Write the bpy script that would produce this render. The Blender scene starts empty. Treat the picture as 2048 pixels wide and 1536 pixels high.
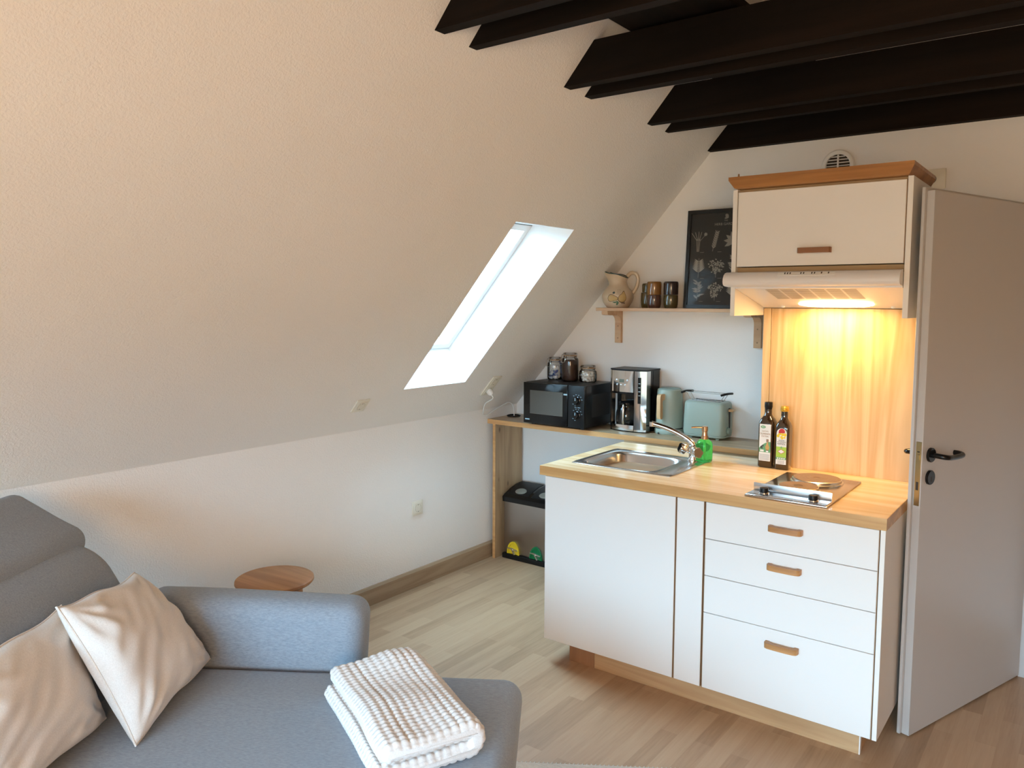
import bpy, bmesh, math, random
from mathutils import Vector, Matrix
random.seed(7)
S = bpy.context.scene
C = S.collection
PI = math.pi

# ------------------------------------------------------------------ camera
cd = bpy.data.cameras.new('camera')
cam = bpy.data.objects.new('camera', cd)
C.objects.link(cam)
cr = Vector((0.80125947, 0.59829788, 0.00478659))
cu = Vector((-0.05433885, 0.06480063, 0.99641767))
cf = Vector((-0.5958444, 0.79864919, -0.08443293))
m = Matrix((cr, cu, -cf)).transposed().to_4x4()
m.translation = Vector((3.00988684, -4.06444234, 1.59007109))
cam.matrix_world = m
cd.sensor_fit = 'HORIZONTAL'
cd.sensor_width = 36.0
cd.lens = 1572.59 / 2048 * 36.0
cd.shift_x = -(1028.25 - 1024) / 2048
cd.shift_y = (737.67 - 768) / 2048
cd.clip_start = 0.02
S.camera = cam

# ------------------------------------------------------------------ sky, lamps, exposure
S.view_settings.view_transform = 'Standard'
S.view_settings.look = 'None'
S.view_settings.exposure = 0.0
S.view_settings.gamma = 1.0
S.view_settings.use_curve_mapping = False
S.cycles.use_denoising = True
S.cycles.max_bounces = 10
S.cycles.diffuse_bounces = 6
S.cycles.transparent_max_bounces = 16
S.cycles.sample_clamp_indirect = 6.0
w = bpy.data.worlds.new('overcast_sky')
S.world = w
w.use_nodes = True
bg = w.node_tree.nodes['Background']
bg.inputs[1].default_value = 44.0
wt = w.node_tree
_tc = wt.nodes.new('ShaderNodeTexCoord')
_sx = wt.nodes.new('ShaderNodeSeparateXYZ')
_rp = wt.nodes.new('ShaderNodeValToRGB')          # dark ground below the horizon, bright cloud above
_rp.color_ramp.elements[0].position = 0.49
_rp.color_ramp.elements[0].color = (0.035, 0.038, 0.030, 1)
_rp.color_ramp.elements[1].position = 0.56
_rp.color_ramp.elements[1].color = (0.26, 0.45, 0.60, 1)
_e = _rp.color_ramp.elements.new(1.0)
_e.color = (0.50, 0.82, 1.06, 1)
_mr = wt.nodes.new('ShaderNodeMapRange')
_mr.inputs['From Min'].default_value = -1.0
wt.links.new(_tc.outputs['Generated'], _sx.inputs[0])
wt.links.new(_sx.outputs['Z'], _mr.inputs['Value'])
wt.links.new(_mr.outputs['Result'], _rp.inputs['Fac'])
wt.links.new(_rp.outputs['Color'], bg.inputs[0])


def area(name, loc, rot, sx, sy, power, col, portal=False):
    l = bpy.data.lights.new(name, 'AREA')
    l.shape = 'RECTANGLE'
    l.size = sx
    l.size_y = sy
    l.energy = power
    l.color = col
    l.cycles.is_portal = portal
    o = bpy.data.objects.new(name, l)
    o.location = loc
    o.rotation_euler = rot
    C.objects.link(o)
    return o


# daylight arrives through the two window openings (sampling portals of the sky)
WX0, WX1, WZ0, WZ1, WY = 0.75, 3.4, 0.12, 1.72, -5.4
area('window_daylight', ((WX0 + WX1) / 2, WY - 0.16, (WZ0 + WZ1) / 2), (PI / 2, 0, 0), WX1 - WX0, WZ1 - WZ0, 1, (1, 1, 1), True)
SM, SB = 1.137, 0.935                      # left roof slope: z = SB + SM * x
SL = math.hypot(1, SM)
ST = Vector((1 / SL, 0, SM / SL))          # up the slope
SN = Vector((-SM / SL, 0, 1 / SL))         # outwards through the roof


def slope(s, y, d=0.0):
    return Vector((0, y, SB)) + ST * s + SN * d


RS0, RS1, RY0, RY1 = 0.25, 1.60, -5.25, -4.45     # second, larger roof window behind the camera
for ps, py, pw, ph, pd in ((0.787, -0.97, 0.46, 0.92, 0.26), ((RS0 + RS1) / 2, (RY0 + RY1) / 2, RY1 - RY0, RS1 - RS0, 0.14)):
    po = area('skylight_daylight', (0, 0, 0), (0, 0, 0), pw, ph, 1, (1, 1, 1), True)
    zax = SN                                # area lamps shine along -z
    xax = Vector((0, 1, 0))
    yax = zax.cross(xax)
    pm = Matrix((xax, yax, zax)).transposed().to_4x4()
    pm.translation = slope(ps, py, pd)
    po.matrix_world = pm
# warm room lamp hanging behind the camera
pl = bpy.data.lights.new('room_lamp', 'POINT')
pl.energy = 112
pl.color = (1.0, 0.70, 0.43)
pl.shadow_soft_size = 0.35
plo = bpy.data.objects.new('room_lamp', pl)
plo.location = (3.7, -4.9, 1.5)
C.objects.link(plo)


# ------------------------------------------------------------------ materials
def mat(name):
    mt = bpy.data.materials.new(name)
    mt.use_nodes = True
    nt = mt.node_tree
    return mt, nt, nt.nodes['Principled BSDF']


def lk(nt, a, b):
    nt.links.new(a, b)


def nd(nt, typ, **kw):
    n = nt.nodes.new(typ)
    for k, v in kw.items():
        if k in n.inputs:
            n.inputs[k].default_value = v
        else:
            setattr(n, k, v)
    return n


def objco(nt, scale=(1, 1, 1), rot=(0, 0, 0), loc=(0, 0, 0)):
    t = nd(nt, 'ShaderNodeTexCoord')
    mp = nd(nt, 'ShaderNodeMapping')
    mp.inputs['Scale'].default_value = scale
    mp.inputs['Rotation'].default_value = rot
    mp.inputs['Location'].default_value = loc
    lk(nt, t.outputs['Object'], mp.inputs['Vector'])
    return mp.outputs['Vector']


def ramp(nt, fac, stops):
    r = nd(nt, 'ShaderNodeValToRGB')
    e = r.color_ramp.elements
    while len(e) < len(stops):
        e.new(0.5)
    for i, (p, c) in enumerate(stops):
        e[i].position = p
        e[i].color = (*c, 1)
    lk(nt, fac, r.inputs['Fac'])
    return r.outputs['Color']


def bump(nt, b, h, strength=0.3, dist=0.002):
    n = nd(nt, 'ShaderNodeBump')
    n.inputs['Strength'].default_value = strength
    n.inputs['Distance'].default_value = dist
    lk(nt, h, n.inputs['Height'])
    lk(nt, n.outputs['Normal'], b.inputs['Normal'])


def plain(name, col, rough=0.5, metal=0.0, coat=0.0, spec=0.5):
    mt, nt, b = mat(name)
    b.inputs['Base Color'].default_value = (*col, 1)
    b.inputs['Roughness'].default_value = rough
    b.inputs['Metallic'].default_value = metal
    b.inputs['Coat Weight'].default_value = coat
    b.inputs['Coat Roughness'].default_value = 0.03
    b.inputs['Specular IOR Level'].default_value = spec
    n = nd(nt, 'ShaderNodeTexNoise', Scale=40.0, Detail=3.0)
    lk(nt, objco(nt), n.inputs['Vector'])
    mr = nd(nt, 'ShaderNodeMapRange')
    mr.inputs['To Min'].default_value = max(0.0, rough - 0.03)
    mr.inputs['To Max'].default_value = min(1.0, rough + 0.03)
    lk(nt, n.outputs['Fac'], mr.inputs['Value'])
    lk(nt, mr.outputs['Result'], b.inputs['Roughness'])
    return mt


def wood(name, c1, c2, axis='x', rough=0.45, ring=9.0, knots=0.0, fine=0.35, c0=None, stretch=0.06, off=(0, 0, 0), kd=(1, 1, 1)):
    mt, nt, b = mat(name)
    sc = {'x': (stretch, 1, 1), 'y': (1, stretch, 1), 'z': (1, 1, stretch)}[axis]
    v = objco(nt, sc, loc=off)
    n = nd(nt, 'ShaderNodeTexNoise', Scale=ring, Detail=3.0, Roughness=0.55, Distortion=0.6)
    lk(nt, v, n.inputs['Vector'])
    mul = nd(nt, 'ShaderNodeMath', operation='MULTIPLY')
    mul.inputs[1].default_value = 7.0
    lk(nt, n.outputs['Fac'], mul.inputs[0])
    fr = nd(nt, 'ShaderNodeMath', operation='PINGPONG')
    fr.inputs[1].default_value = 1.0
    lk(nt, mul.outputs[0], fr.inputs[0])
    f = nd(nt, 'ShaderNodeTexNoise', Scale=160.0, Detail=4.0, Roughness=0.7)
    lk(nt, v, f.inputs['Vector'])
    mx = nd(nt, 'ShaderNodeMix')
    mx.inputs[0].default_value = fine
    lk(nt, fr.outputs[0], mx.inputs[2])
    lk(nt, f.outputs['Fac'], mx.inputs[3])
    stops = [(0.12, c1), (0.85, c2)] if c0 is None else [(0.1, c0), (0.35, c1), (0.9, c2)]
    col = ramp(nt, mx.outputs[0], stops)
    if knots > 0:
        vo = nd(nt, 'ShaderNodeTexVoronoi', Scale=knots)
        lk(nt, objco(nt, kd, loc=(0.0, 0.17, 0.4)), vo.inputs['Vector'])
        kc = ramp(nt, vo.outputs['Distance'], [(0.04, (0.25, 0.2, 0.17)), (0.15, (1, 1, 1))])
        mm = nd(nt, 'ShaderNodeMix', data_type='RGBA', blend_type='MULTIPLY')
        mm.inputs[0].default_value = 0.85
        lk(nt, col, mm.inputs[6])
        lk(nt, kc, mm.inputs[7])
        col = mm.outputs[2]
    lk(nt, col, b.inputs['Base Color'])
    b.inputs['Roughness'].default_value = rough
    b.inputs['Specular IOR Level'].default_value = 0.5 if rough < 0.7 else 0.15
    bump(nt, b, mx.outputs[0], 0.08, 0.001)
    return mt


def painted_wall(name, col, grain=230.0, strength=0.35):
    mt, nt, b = mat(name)
    v = objco(nt)
    n = nd(nt, 'ShaderNodeTexNoise', Scale=grain, Detail=2.0, Roughness=0.5)
    n2 = nd(nt, 'ShaderNodeTexNoise', Scale=1.7, Detail=3.0)
    n3 = nd(nt, 'ShaderNodeTexNoise', Scale=grain * .55, Detail=3.0)
    for k in (n, n2, n3):
        lk(nt, v, k.inputs['Vector'])
    lk(nt, ramp(nt, n2.outputs['Fac'], [(0.3, tuple(c * .97 for c in col)), (0.7, col)]), b.inputs['Base Color'])
    ad = nd(nt, 'ShaderNodeMath', operation='ADD')
    lk(nt, n.outputs['Fac'], ad.inputs[0])
    lk(nt, n3.outputs['Fac'], ad.inputs[1])
    b.inputs['Roughness'].default_value = 0.85
    b.inputs['Specular IOR Level'].default_value = 0.2
    bump(nt, b, ad.outputs[0], strength, 0.004)
    return mt


def fabric(name, c1, c2, scale=420.0, strength=0.25, wr=0.0):
    mt, nt, b = mat(name)
    v = objco(nt, (1, 1, 1))
    v2 = objco(nt, (0.35, 1.3, 1.3))
    n = nd(nt, 'ShaderNodeTexNoise', Scale=scale, Detail=3.0, Roughness=0.75)
    n2 = nd(nt, 'ShaderNodeTexNoise', Scale=scale * .45, Detail=2.0)
    lk(nt, v, n.inputs['Vector'])
    lk(nt, v2, n2.inputs['Vector'])
    mx = nd(nt, 'ShaderNodeMix')
    mx.inputs[0].default_value = 0.5
    lk(nt, n.outputs['Fac'], mx.inputs[2])
    lk(nt, n2.outputs['Fac'], mx.inputs[3])
    lk(nt, ramp(nt, mx.outputs[0], [(0.33, c1), (0.67, c2)]), b.inputs['Base Color'])
    b.inputs['Roughness'].default_value = 0.95
    b.inputs['Specular IOR Level'].default_value = 0.1
    b.inputs['Sheen Weight'].default_value = 0.15
    bump(nt, b, mx.outputs[0], strength, 0.0015)
    return mt


def thin_glass(name, tint=(1, 1, 1), ior=1.45, boost=1.0):
    mt, nt, b = mat(name)
    out = nt.nodes['Material Output']
    nt.nodes.remove(b)
    tr = nd(nt, 'ShaderNodeBsdfTransparent', Color=(*tint, 1))
    gl = nd(nt, 'ShaderNodeBsdfGlossy', Roughness=0.01)
    fr = nd(nt, 'ShaderNodeFresnel', IOR=ior)
    mu = nd(nt, 'ShaderNodeMath', operation='MULTIPLY')
    mu.inputs[1].default_value = boost
    mx = nd(nt, 'ShaderNodeMixShader')
    lk(nt, fr.outputs[0], mu.inputs[0])
    lk(nt, mu.outputs[0], mx.inputs[0])
    lk(nt, tr.outputs[0], mx.inputs[1])
    lk(nt, gl.outputs[0], mx.inputs[2])
    lk(nt, mx.outputs[0], out.inputs['Surface'])
    return mt


def glow(name, col, strength):
    mt, nt, b = mat(name)
    b.inputs['Base Color'].default_value = (0.8, 0.8, 0.8, 1)
    b.inputs['Emission Color'].default_value = (*col, 1)
    b.inputs['Emission Strength'].default_value = strength
    return mt


def floor_mat():
    mt, nt, b = mat('oak_vinyl_planks')
    t = nd(nt, 'ShaderNodeTexCoord')
    sp = nd(nt, 'ShaderNodeSeparateXYZ')
    cb = nd(nt, 'ShaderNodeCombineXYZ')
    lk(nt, t.outputs['Object'], sp.inputs[0])
    lk(nt, sp.outputs['Y'], cb.inputs['X'])
    lk(nt, sp.outputs['X'], cb.inputs['Y'])
    br = nd(nt, 'ShaderNodeTexBrick')
    br.offset = 0.37
    br.inputs['Scale'].default_value = 1.0
    br.inputs['Brick Width'].default_value = 0.62
    br.inputs['Row Height'].default_value = 0.068
    br.inputs['Mortar Size'].default_value = 0.0007
    br.inputs['Mortar Smooth'].default_value = 0.2
    br.inputs['Bias'].default_value = 0.0
    br.inputs['Color1'].default_value = (0.0, 0.0, 0.0, 1)
    br.inputs['Color2'].default_value = (1, 1, 1, 1)
    br.inputs['Mortar'].default_value = (0.35, 0.35, 0.35, 1)
    lk(nt, cb.outputs[0], br.inputs['Vector'])
    v = objco(nt, (1, 0.055, 1))
    n = nd(nt, 'ShaderNodeTexNoise', Scale=26.0, Detail=6.0, Roughness=0.65, Distortion=0.8)
    f = nd(nt, 'ShaderNodeTexNoise', Scale=150.0, Detail=3.0)
    lk(nt, v, n.inputs['Vector'])
    lk(nt, v, f.inputs['Vector'])
    sc = nd(nt, 'ShaderNodeSeparateColor')
    lk(nt, br.outputs['Color'], sc.inputs[0])
    a = nd(nt, 'ShaderNodeMix')
    a.inputs[0].default_value = 0.36
    lk(nt, n.outputs['Fac'], a.inputs[2])
    lk(nt, sc.outputs[0], a.inputs[3])
    a2 = nd(nt, 'ShaderNodeMix')
    a2.inputs[0].default_value = 0.2
    lk(nt, a.outputs[0], a2.inputs[2])
    lk(nt, f.outputs['Fac'], a2.inputs[3])
    lk(nt, ramp(nt, a2.outputs[0], [(0.2, (0.29, 0.175, 0.095)), (0.5, (0.46, 0.298, 0.178)), (0.8, (0.56, 0.385, 0.24))]), b.inputs['Base Color'])
    b.inputs['Roughness'].default_value = 0.42
    bump(nt, b, a2.outputs[0], 0.1, 0.001)
    return mt


M = dict(
    wall=painted_wall('white_textured_wallpaper', (0.87, 0.855, 0.83), 165.0, 0.42),
    wall2=painted_wall('white_smooth_wall', (0.87, 0.86, 0.845), 260.0, 0.15),
    shaft=plain('white_shaft_lining', (0.88, 0.88, 0.88), 0.6),
    floor=floor_mat(),
    beam=wood('dark_stained_timber', (0.003, 0.0018, 0.0012), (0.013, 0.0068, 0.004), 'x', 0.8, 7.0, 0, 0.5),
    purlin=wood('dark_stained_purlin', (0.003, 0.0018, 0.0012), (0.012, 0.0065, 0.004), 'y', 0.8, 7.0, 0, 0.5),
    skirt=wood('oak_skirting', (0.31, 0.205, 0.12), (0.42, 0.30, 0.19), 'y', 0.5, 16.0),
    top=wood('pale_pine_laminate', (0.74, 0.475, 0.235), (0.90, 0.68, 0.43), 'x', 0.23, 9.0, 0, 0.3),
    edge=wood('golden_pine_edge', (0.50, 0.28, 0.10), (0.70, 0.45, 0.20), 'x', 0.4, 9.0, 0, 0.25),
    splash=wood('pine_splashback', (0.66, 0.40, 0.17), (0.82, 0.56, 0.29), 'z', 0.4, 13.0, 0, 0.25),
    counter=wood('oak_counter_board', (0.36, 0.235, 0.125), (0.55, 0.40, 0.25), 'x', 0.35, 10.0),
    cedge=wood('amber_counter_edge', (0.50, 0.26, 0.10), (0.64, 0.36, 0.15), 'x', 0.45, 12.0),
    knotty=wood('knotty_oak_board', (0.35, 0.225, 0.12), (0.50, 0.35, 0.20), 'z', 0.5, 10.0, 11.0, kd=(0, 1.0, 0.55)),
    shelf=wood('beech_shelf', (0.50, 0.29, 0.155), (0.64, 0.42, 0.25), 'x', 0.5, 8.0),
    cornice=wood('brown_stained_cornice', (0.30, 0.125, 0.028), (0.46, 0.205, 0.055), 'x', 0.4, 8.0),
    handle=wood('stained_handle_wood', (0.36, 0.165, 0.055), (0.54, 0.28, 0.11), 'x', 0.4, 12.0),
    handle_dark=wood('dark_stained_handle_wood', (0.22, 0.085, 0.025), (0.34, 0.14, 0.045), 'x', 0.4, 12.0),
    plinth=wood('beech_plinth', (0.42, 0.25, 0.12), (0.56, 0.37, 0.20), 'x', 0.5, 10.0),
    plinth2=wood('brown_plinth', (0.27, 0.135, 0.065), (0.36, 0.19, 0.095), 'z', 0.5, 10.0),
    stool=wood('honey_pine_stool', (0.33, 0.15, 0.055), (0.49, 0.25, 0.105), 'x', 0.45, 9.0, 8.0, kd=(0.8, 1.0, 0)),
    knob_wood=wood('light_wooden_grip', (0.56, 0.33, 0.16), (0.72, 0.48, 0.26), 'z', 0.5, 20.0),
    bounce_panelling=wood('unseen_bounce_pine', (0.34, 0.19, 0.085), (0.46, 0.28, 0.14), 'y', 0.55, 9.0, 5.0, kd=(1, .5, 0)),  # pine cladding added to unseen right side, dims and warms the bounced light
    white=plain('white_cabinet_laminate', (0.77, 0.765, 0.75), 0.4),
    cream=plain('cream_cabinet_side', (0.78, 0.765, 0.73), 0.45),
    gapw=plain('brown_edge_band', (0.30, 0.18, 0.095), 0.6),
    chip=plain('raw_cabinet_board', (0.42, 0.30, 0.17), 0.7),
    hood=plain('white_hood_enamel', (0.76, 0.745, 0.74), 0.3),
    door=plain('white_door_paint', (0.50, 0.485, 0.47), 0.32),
    black=plain('black_plastic', (0.009, 0.009, 0.0095), 0.4, 0, 0, 0.25),
    gloss=plain('black_gloss', (0.006, 0.006, 0.0065), 0.14, 0, 0, 0.35),
    matt=plain('matt_black', (0.02, 0.02, 0.02), 0.7),
    chrome=plain('polished_chrome', (0.80, 0.79, 0.78), 0.07, 1.0),
    steel=plain('stainless_steel', (0.62, 0.60, 0.58), 0.24, 1.0),
    bsteel=plain('brushed_steel_panel', (0.40, 0.37, 0.345), 0.36, 1.0),
    alu=plain('brushed_aluminium', (0.70, 0.72, 0.75), 0.3, 1.0),
    brass=plain('aged_brass', (0.50, 0.39, 0.20), 0.35, 1.0),
    copper=plain('rose_gold_metal', (0.62, 0.40, 0.24), 0.2, 1.0),
    plate=plain('brown_iron_hotplate', (0.25, 0.15, 0.095), 0.6, 0.0),
    cream_plastic=plain('cream_switch_plastic', (0.76, 0.73, 0.63), 0.4),
    dkhole=plain('dark_recess', (0.05, 0.04, 0.03), 0.8),
    wplastic=plain('white_plastic', (0.82, 0.82, 0.80), 0.35),
    sage=plain('sage_green_enamel', (0.315, 0.372, 0.312), 0.42),
    sage_d=plain('sage_green_trim', (0.22, 0.29, 0.25), 0.5),
    yellow=plain('yellow_plastic', (0.72, 0.53, 0.02), 0.4),
    green=plain('green_plastic', (0.0, 0.16, 0.05), 0.4),
    oil=plain('dark_oil_glass', (0.022, 0.012, 0.006), 0.06, 0, 1.0),
    goldcap=plain('gold_screw_cap', (0.75, 0.45, 0.06), 0.3, 0.7),
    ceramic=plain('cream_glazed_ceramic', (0.60, 0.48, 0.34), 0.35, 0, 0.3),
    teal=plain('dark_teal_glaze', (0.03, 0.07, 0.075), 0.3),
    brownline=plain('brown_brush_line', (0.05, 0.028, 0.02), 0.5),
    pear=plain('ochre_pear_paint', (0.50, 0.33, 0.13), 0.4),
    leafp=plain('green_leaf_paint', (0.09, 0.17, 0.11), 0.4),
    olive=plain('olive_glaze', (0.075, 0.055, 0.018), 0.12, 0, 0.6),
    amber=plain('amber_glaze', (0.22, 0.10, 0.024), 0.14, 0, 0.6),
    plum=plain('plum_brown_glaze', (0.075, 0.036, 0.026), 0.16, 0, 0.6),
    dkbrown=plain('dark_brown_glaze', (0.026, 0.014, 0.013), 0.2, 0, 0.5),
    coffee=plain('ground_coffee', (0.05, 0.016, 0.006), 0.8),
    sugar=plain('sugar_white', (0.82, 0.80, 0.76), 0.8),
    creamer=plain('creamer_white', (0.75, 0.76, 0.78), 0.4),
    blue=plain('creamer_blue', (0.03, 0.09, 0.33), 0.4),
    poster=plain('charcoal_poster_paper', (0.030, 0.028, 0.027), 0.7),
    print=plain('beige_print_ink', (0.44, 0.40, 0.33), 0.7),
    frame=plain('black_picture_frame', (0.008, 0.008, 0.008), 0.4),
    paper=plain('label_paper', (0.80, 0.80, 0.77), 0.5),
    lgreen=plain('label_green', (0.13, 0.34, 0.16), 0.5),
    lime=plain('label_lime', (0.38, 0.58, 0.06), 0.5),
    ltan=plain('label_tan', (0.55, 0.33, 0.10), 0.5),
    ink=plain('label_ink', (0.05, 0.045, 0.04), 0.6),
    inkbrown=plain('label_brown_ink', (0.30, 0.19, 0.12), 0.6),
    red=plain('label_red', (0.55, 0.02, 0.02), 0.5),
    lyellow=plain('label_yellow', (0.85, 0.60, 0.02), 0.5),
    lgrey=plain('label_grey', (0.40, 0.41, 0.40), 0.5),
    mark=plain('pale_blue_marking', (0.35, 0.5, 0.58), 0.5),
    sofa=fabric('grey_sofa_weave', (0.200, 0.236, 0.282), (0.325, 0.372, 0.430), 520.0),
    linen=fabric('beige_linen', (0.645, 0.615, 0.58), (0.785, 0.76, 0.73), 600.0, 0.2),
    throw=fabric('cream_fleece', (0.63, 0.61, 0.60), (0.76, 0.75, 0.74), 500.0, 0.35),
    rug=fabric('beige_rug_pile', (0.48, 0.43, 0.37), (0.66, 0.60, 0.53), 260.0, 0.5),
    glass=thin_glass('clear_glass', (0.96, 0.97, 0.97), 1.5, 1.3),
    pane=thin_glass('window_glass', (0.97, 0.99, 1.0)),
    pglass=thin_glass('picture_glass', (0.98, 0.98, 0.98), 1.5),
    lens=glow('lit_lamp_lens', (1.0, 0.72, 0.33), 30.0),
    screen=plain('grey_display', (0.12, 0.13, 0.10), 0.3),
)
mt, nt, b = mat('green_soap_glass')
b.inputs['Base Color'].default_value = (0.12, 0.78, 0.20, 1)
b.inputs['Transmission Weight'].default_value = 0.85
b.inputs['Roughness'].default_value = 0.04
b.inputs['IOR'].default_value = 1.25
M['soap'] = mt


# ------------------------------------------------------------------ mesh helpers
def catmull(pts, n=8, closed=False):
    P = [Vector(p) for p in pts]
    out = []
    N = len(P)
    for i in range(N if closed else N - 1):
        p0 = P[i - 1] if (closed or i > 0) else P[0]
        p1 = P[i]
        p2 = P[(i + 1) % N]
        p3 = P[(i + 2) % N] if (closed or i + 2 < N) else P[-1]
        for k in range(n):
            t = k / n
            out.append(0.5 * (2 * p1 + (p2 - p0) * t + (2 * p0 - 5 * p1 + 4 * p2 - p3) * t * t + (3 * p1 - p0 - 3 * p2 + p3) * t ** 3))
    if not closed:
        out.append(P[-1])
    return out


class G:
    def __init__(s):
        s.v = []
        s.f = []

    def add(s, vs, fs, mx=None):
        o = len(s.v)
        s.v += [tuple(mx @ Vector(p)) if mx else tuple(p) for p in vs]
        s.f += [tuple(i + o for i in f) for f in fs]
        return s

    def box(s, x0, x1, y0, y1, z0, z1, bev=0.0, seg=2, mx=None):
        x0, x1 = min(x0, x1), max(x0, x1)
        y0, y1 = min(y0, y1), max(y0, y1)
        z0, z1 = min(z0, z1), max(z0, z1)
        if bev <= 0:
            vs = [(x, y, z) for x in (x0, x1) for y in (y0, y1) for z in (z0, z1)]
            return s.add(vs, [(0, 1, 3, 2), (4, 6, 7, 5), (0, 4, 5, 1), (2, 3, 7, 6), (0, 2, 6, 4), (1, 5, 7, 3)], mx)
        bm = bmesh.new()
        bmesh.ops.create_cube(bm, size=1)
        for v in bm.verts:
            v.co = ((x0 + x1) / 2 + v.co.x * (x1 - x0), (y0 + y1) / 2 + v.co.y * (y1 - y0), (z0 + z1) / 2 + v.co.z * (z1 - z0))
        bmesh.ops.bevel(bm, geom=bm.edges[:], offset=min(bev, .49 * min(x1 - x0, y1 - y0, z1 - z0)), segments=seg, profile=0.5, affect='EDGES')
        bm.verts.index_update()
        s.add([v.co.copy() for v in bm.verts], [[v.index for v in f.verts] for f in bm.faces], mx)
        bm.free()
        return s

    def lathe(s, prof, c=(0, 0, 0), n=32, mx=None):
        rings = []
        vs = []
        fs = []
        for r, z in prof:
            if r < 1e-6:
                rings.append([len(vs)])
                vs.append((c[0], c[1], c[2] + z))
            else:
                rings.append(list(range(len(vs), len(vs) + n)))
                vs += [(c[0] + r * math.cos(2 * PI * k / n), c[1] + r * math.sin(2 * PI * k / n), c[2] + z) for k in range(n)]
        for a, b2 in zip(rings, rings[1:]):
            for k in range(n):
                k2 = (k + 1) % n
                if len(a) == 1 and len(b2) == 1:
                    continue
                if len(a) == 1:
                    fs.append((a[0], b2[k2], b2[k]))
                elif len(b2) == 1:
                    fs.append((a[k], a[k2], b2[0]))
                else:
                    fs.append((a[k], a[k2], b2[k2], b2[k]))
        return s.add(vs, fs, mx)

    def loft(s, rings, caps=True, closed=True, mx=None):
        n = len(rings[0])
        vs = [p for r in rings for p in r]
        fs = []
        for i in range(len(rings) - 1):
            for k in range(n if closed else n - 1):
                k2 = (k + 1) % n
                fs.append((i * n + k, i * n + k2, (i + 1) * n + k2, (i + 1) * n + k))
        if caps:
            fs.append(tuple(range(n))[::-1])
            fs.append(tuple((len(rings) - 1) * n + k for k in range(n)))
        return s.add(vs, fs, mx)

    def tube(s, pts, r, n=10, closed=False, smooth=0, flat=1.0, mx=None):
        P = catmull(pts, smooth, closed) if smooth else [Vector(p) for p in pts]
        N = len(P)
        rr = r if isinstance(r, (list, tuple)) else None
        up = None
        rings = []
        for i, p in enumerate(P):
            a = P[i - 1] if (closed or i) else P[0]
            b2 = P[(i + 1) % N] if (closed or i + 1 < N) else P[-1]
            t = (b2 - a).normalized()
            if up is None:
                up = Vector((0, 0, 1)) if abs(t.z) < .9 else Vector((1, 0, 0))
            sd = t.cross(up).normalized()
            up = sd.cross(t).normalized()
            if rr:
                q = i / (N - 1) * (len(rr) - 1)
                j = min(int(q), len(rr) - 2)
                rad = rr[j] + (rr[j + 1] - rr[j]) * (q - j)
            else:
                rad = r
            rings.append([p + sd * rad * math.cos(2 * PI * k / n) + up * rad * flat * math.sin(2 * PI * k / n) for k in range(n)])
        if closed:
            rings.append(rings[0])
        return s.loft(rings, caps=not closed, mx=mx)

    def prism(s, poly, c0, c1, fn=lambda a, b, c: (a, c, b), mx=None):
        n = len(poly)
        vs = [fn(a, b2, c0) for a, b2 in poly] + [fn(a, b2, c1) for a, b2 in poly]
        fs = [tuple(range(n)), tuple(range(2 * n - 1, n - 1, -1))]
        fs += [(k, (k + 1) % n, n + (k + 1) % n, n + k) for k in range(n)]
        return s.add(vs, fs, mx)

    def grid(s, fn, nu, nv, mx=None):
        vs = [fn(i / nu, j / nv) for i in range(nu + 1) for j in range(nv + 1)]
        fs = [(i * (nv + 1) + j, (i + 1) * (nv + 1) + j, (i + 1) * (nv + 1) + j + 1, i * (nv + 1) + j + 1) for i in range(nu) for j in range(nv)]
        return s.add(vs, fs, mx)

    def obj(s, name, mtl, parent=None, ang=38, weld=False, local=False):
        # vertices are given in world space unless local; a thing's parts are stored relative to its root
        me = bpy.data.meshes.new(name)
        vs = s.v
        if parent is not None and not local:
            r = parent
            while r.parent is not None:
                r = r.parent
            iv = (Matrix.Translation(r.location) @ Matrix.Rotation(r.rotation_euler.z, 4, 'Z')).inverted()
            vs = [iv @ Vector(p) for p in vs]
        me.from_pydata([tuple(p) for p in vs], [], s.f)
        bm = bmesh.new()
        bm.from_mesh(me)
        if weld:
            bmesh.ops.remove_doubles(bm, verts=bm.verts[:], dist=1e-5)
        bmesh.ops.recalc_face_normals(bm, faces=bm.faces[:])
        bm.to_mesh(me)
        bm.free()
        me.materials.append(M[mtl] if isinstance(mtl, str) else mtl)
        me.polygons.foreach_set('use_smooth', [True] * len(me.polygons))
        me.set_sharp_from_angle(angle=math.radians(ang))
        o = bpy.data.objects.new(name, me)
        C.objects.link(o)
        if parent is not None:
            o.parent = parent
        return o


def thing(name, label, cat, loc=(0, 0, 0), rz=0.0, group=None):
    o = bpy.data.objects.new(name, None)
    o.empty_display_size = 0.05
    o.location = loc
    o.rotation_euler = (0, 0, rz)
    o['label'] = label
    o['category'] = cat
    if group:
        o['group'] = group
    C.objects.link(o)
    return o


def tag(o, label, cat, group=None, kind=None):
    o['label'] = label
    o['category'] = cat
    if group:
        o['group'] = group
    if kind:
        o['kind'] = kind
    return o


def struct(o):
    o['kind'] = 'structure'
    return o


def dup(root, loc, label, group=None):
    r = root.copy()
    C.objects.link(r)
    r.location = loc
    r['label'] = label
    if group:
        r['group'] = group
    for ch in list(root.children):
        c = ch.copy()
        C.objects.link(c)
        c.parent = r
        for g in ch.children:
            d = g.copy()
            C.objects.link(d)
            d.parent = c
    return r


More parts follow.
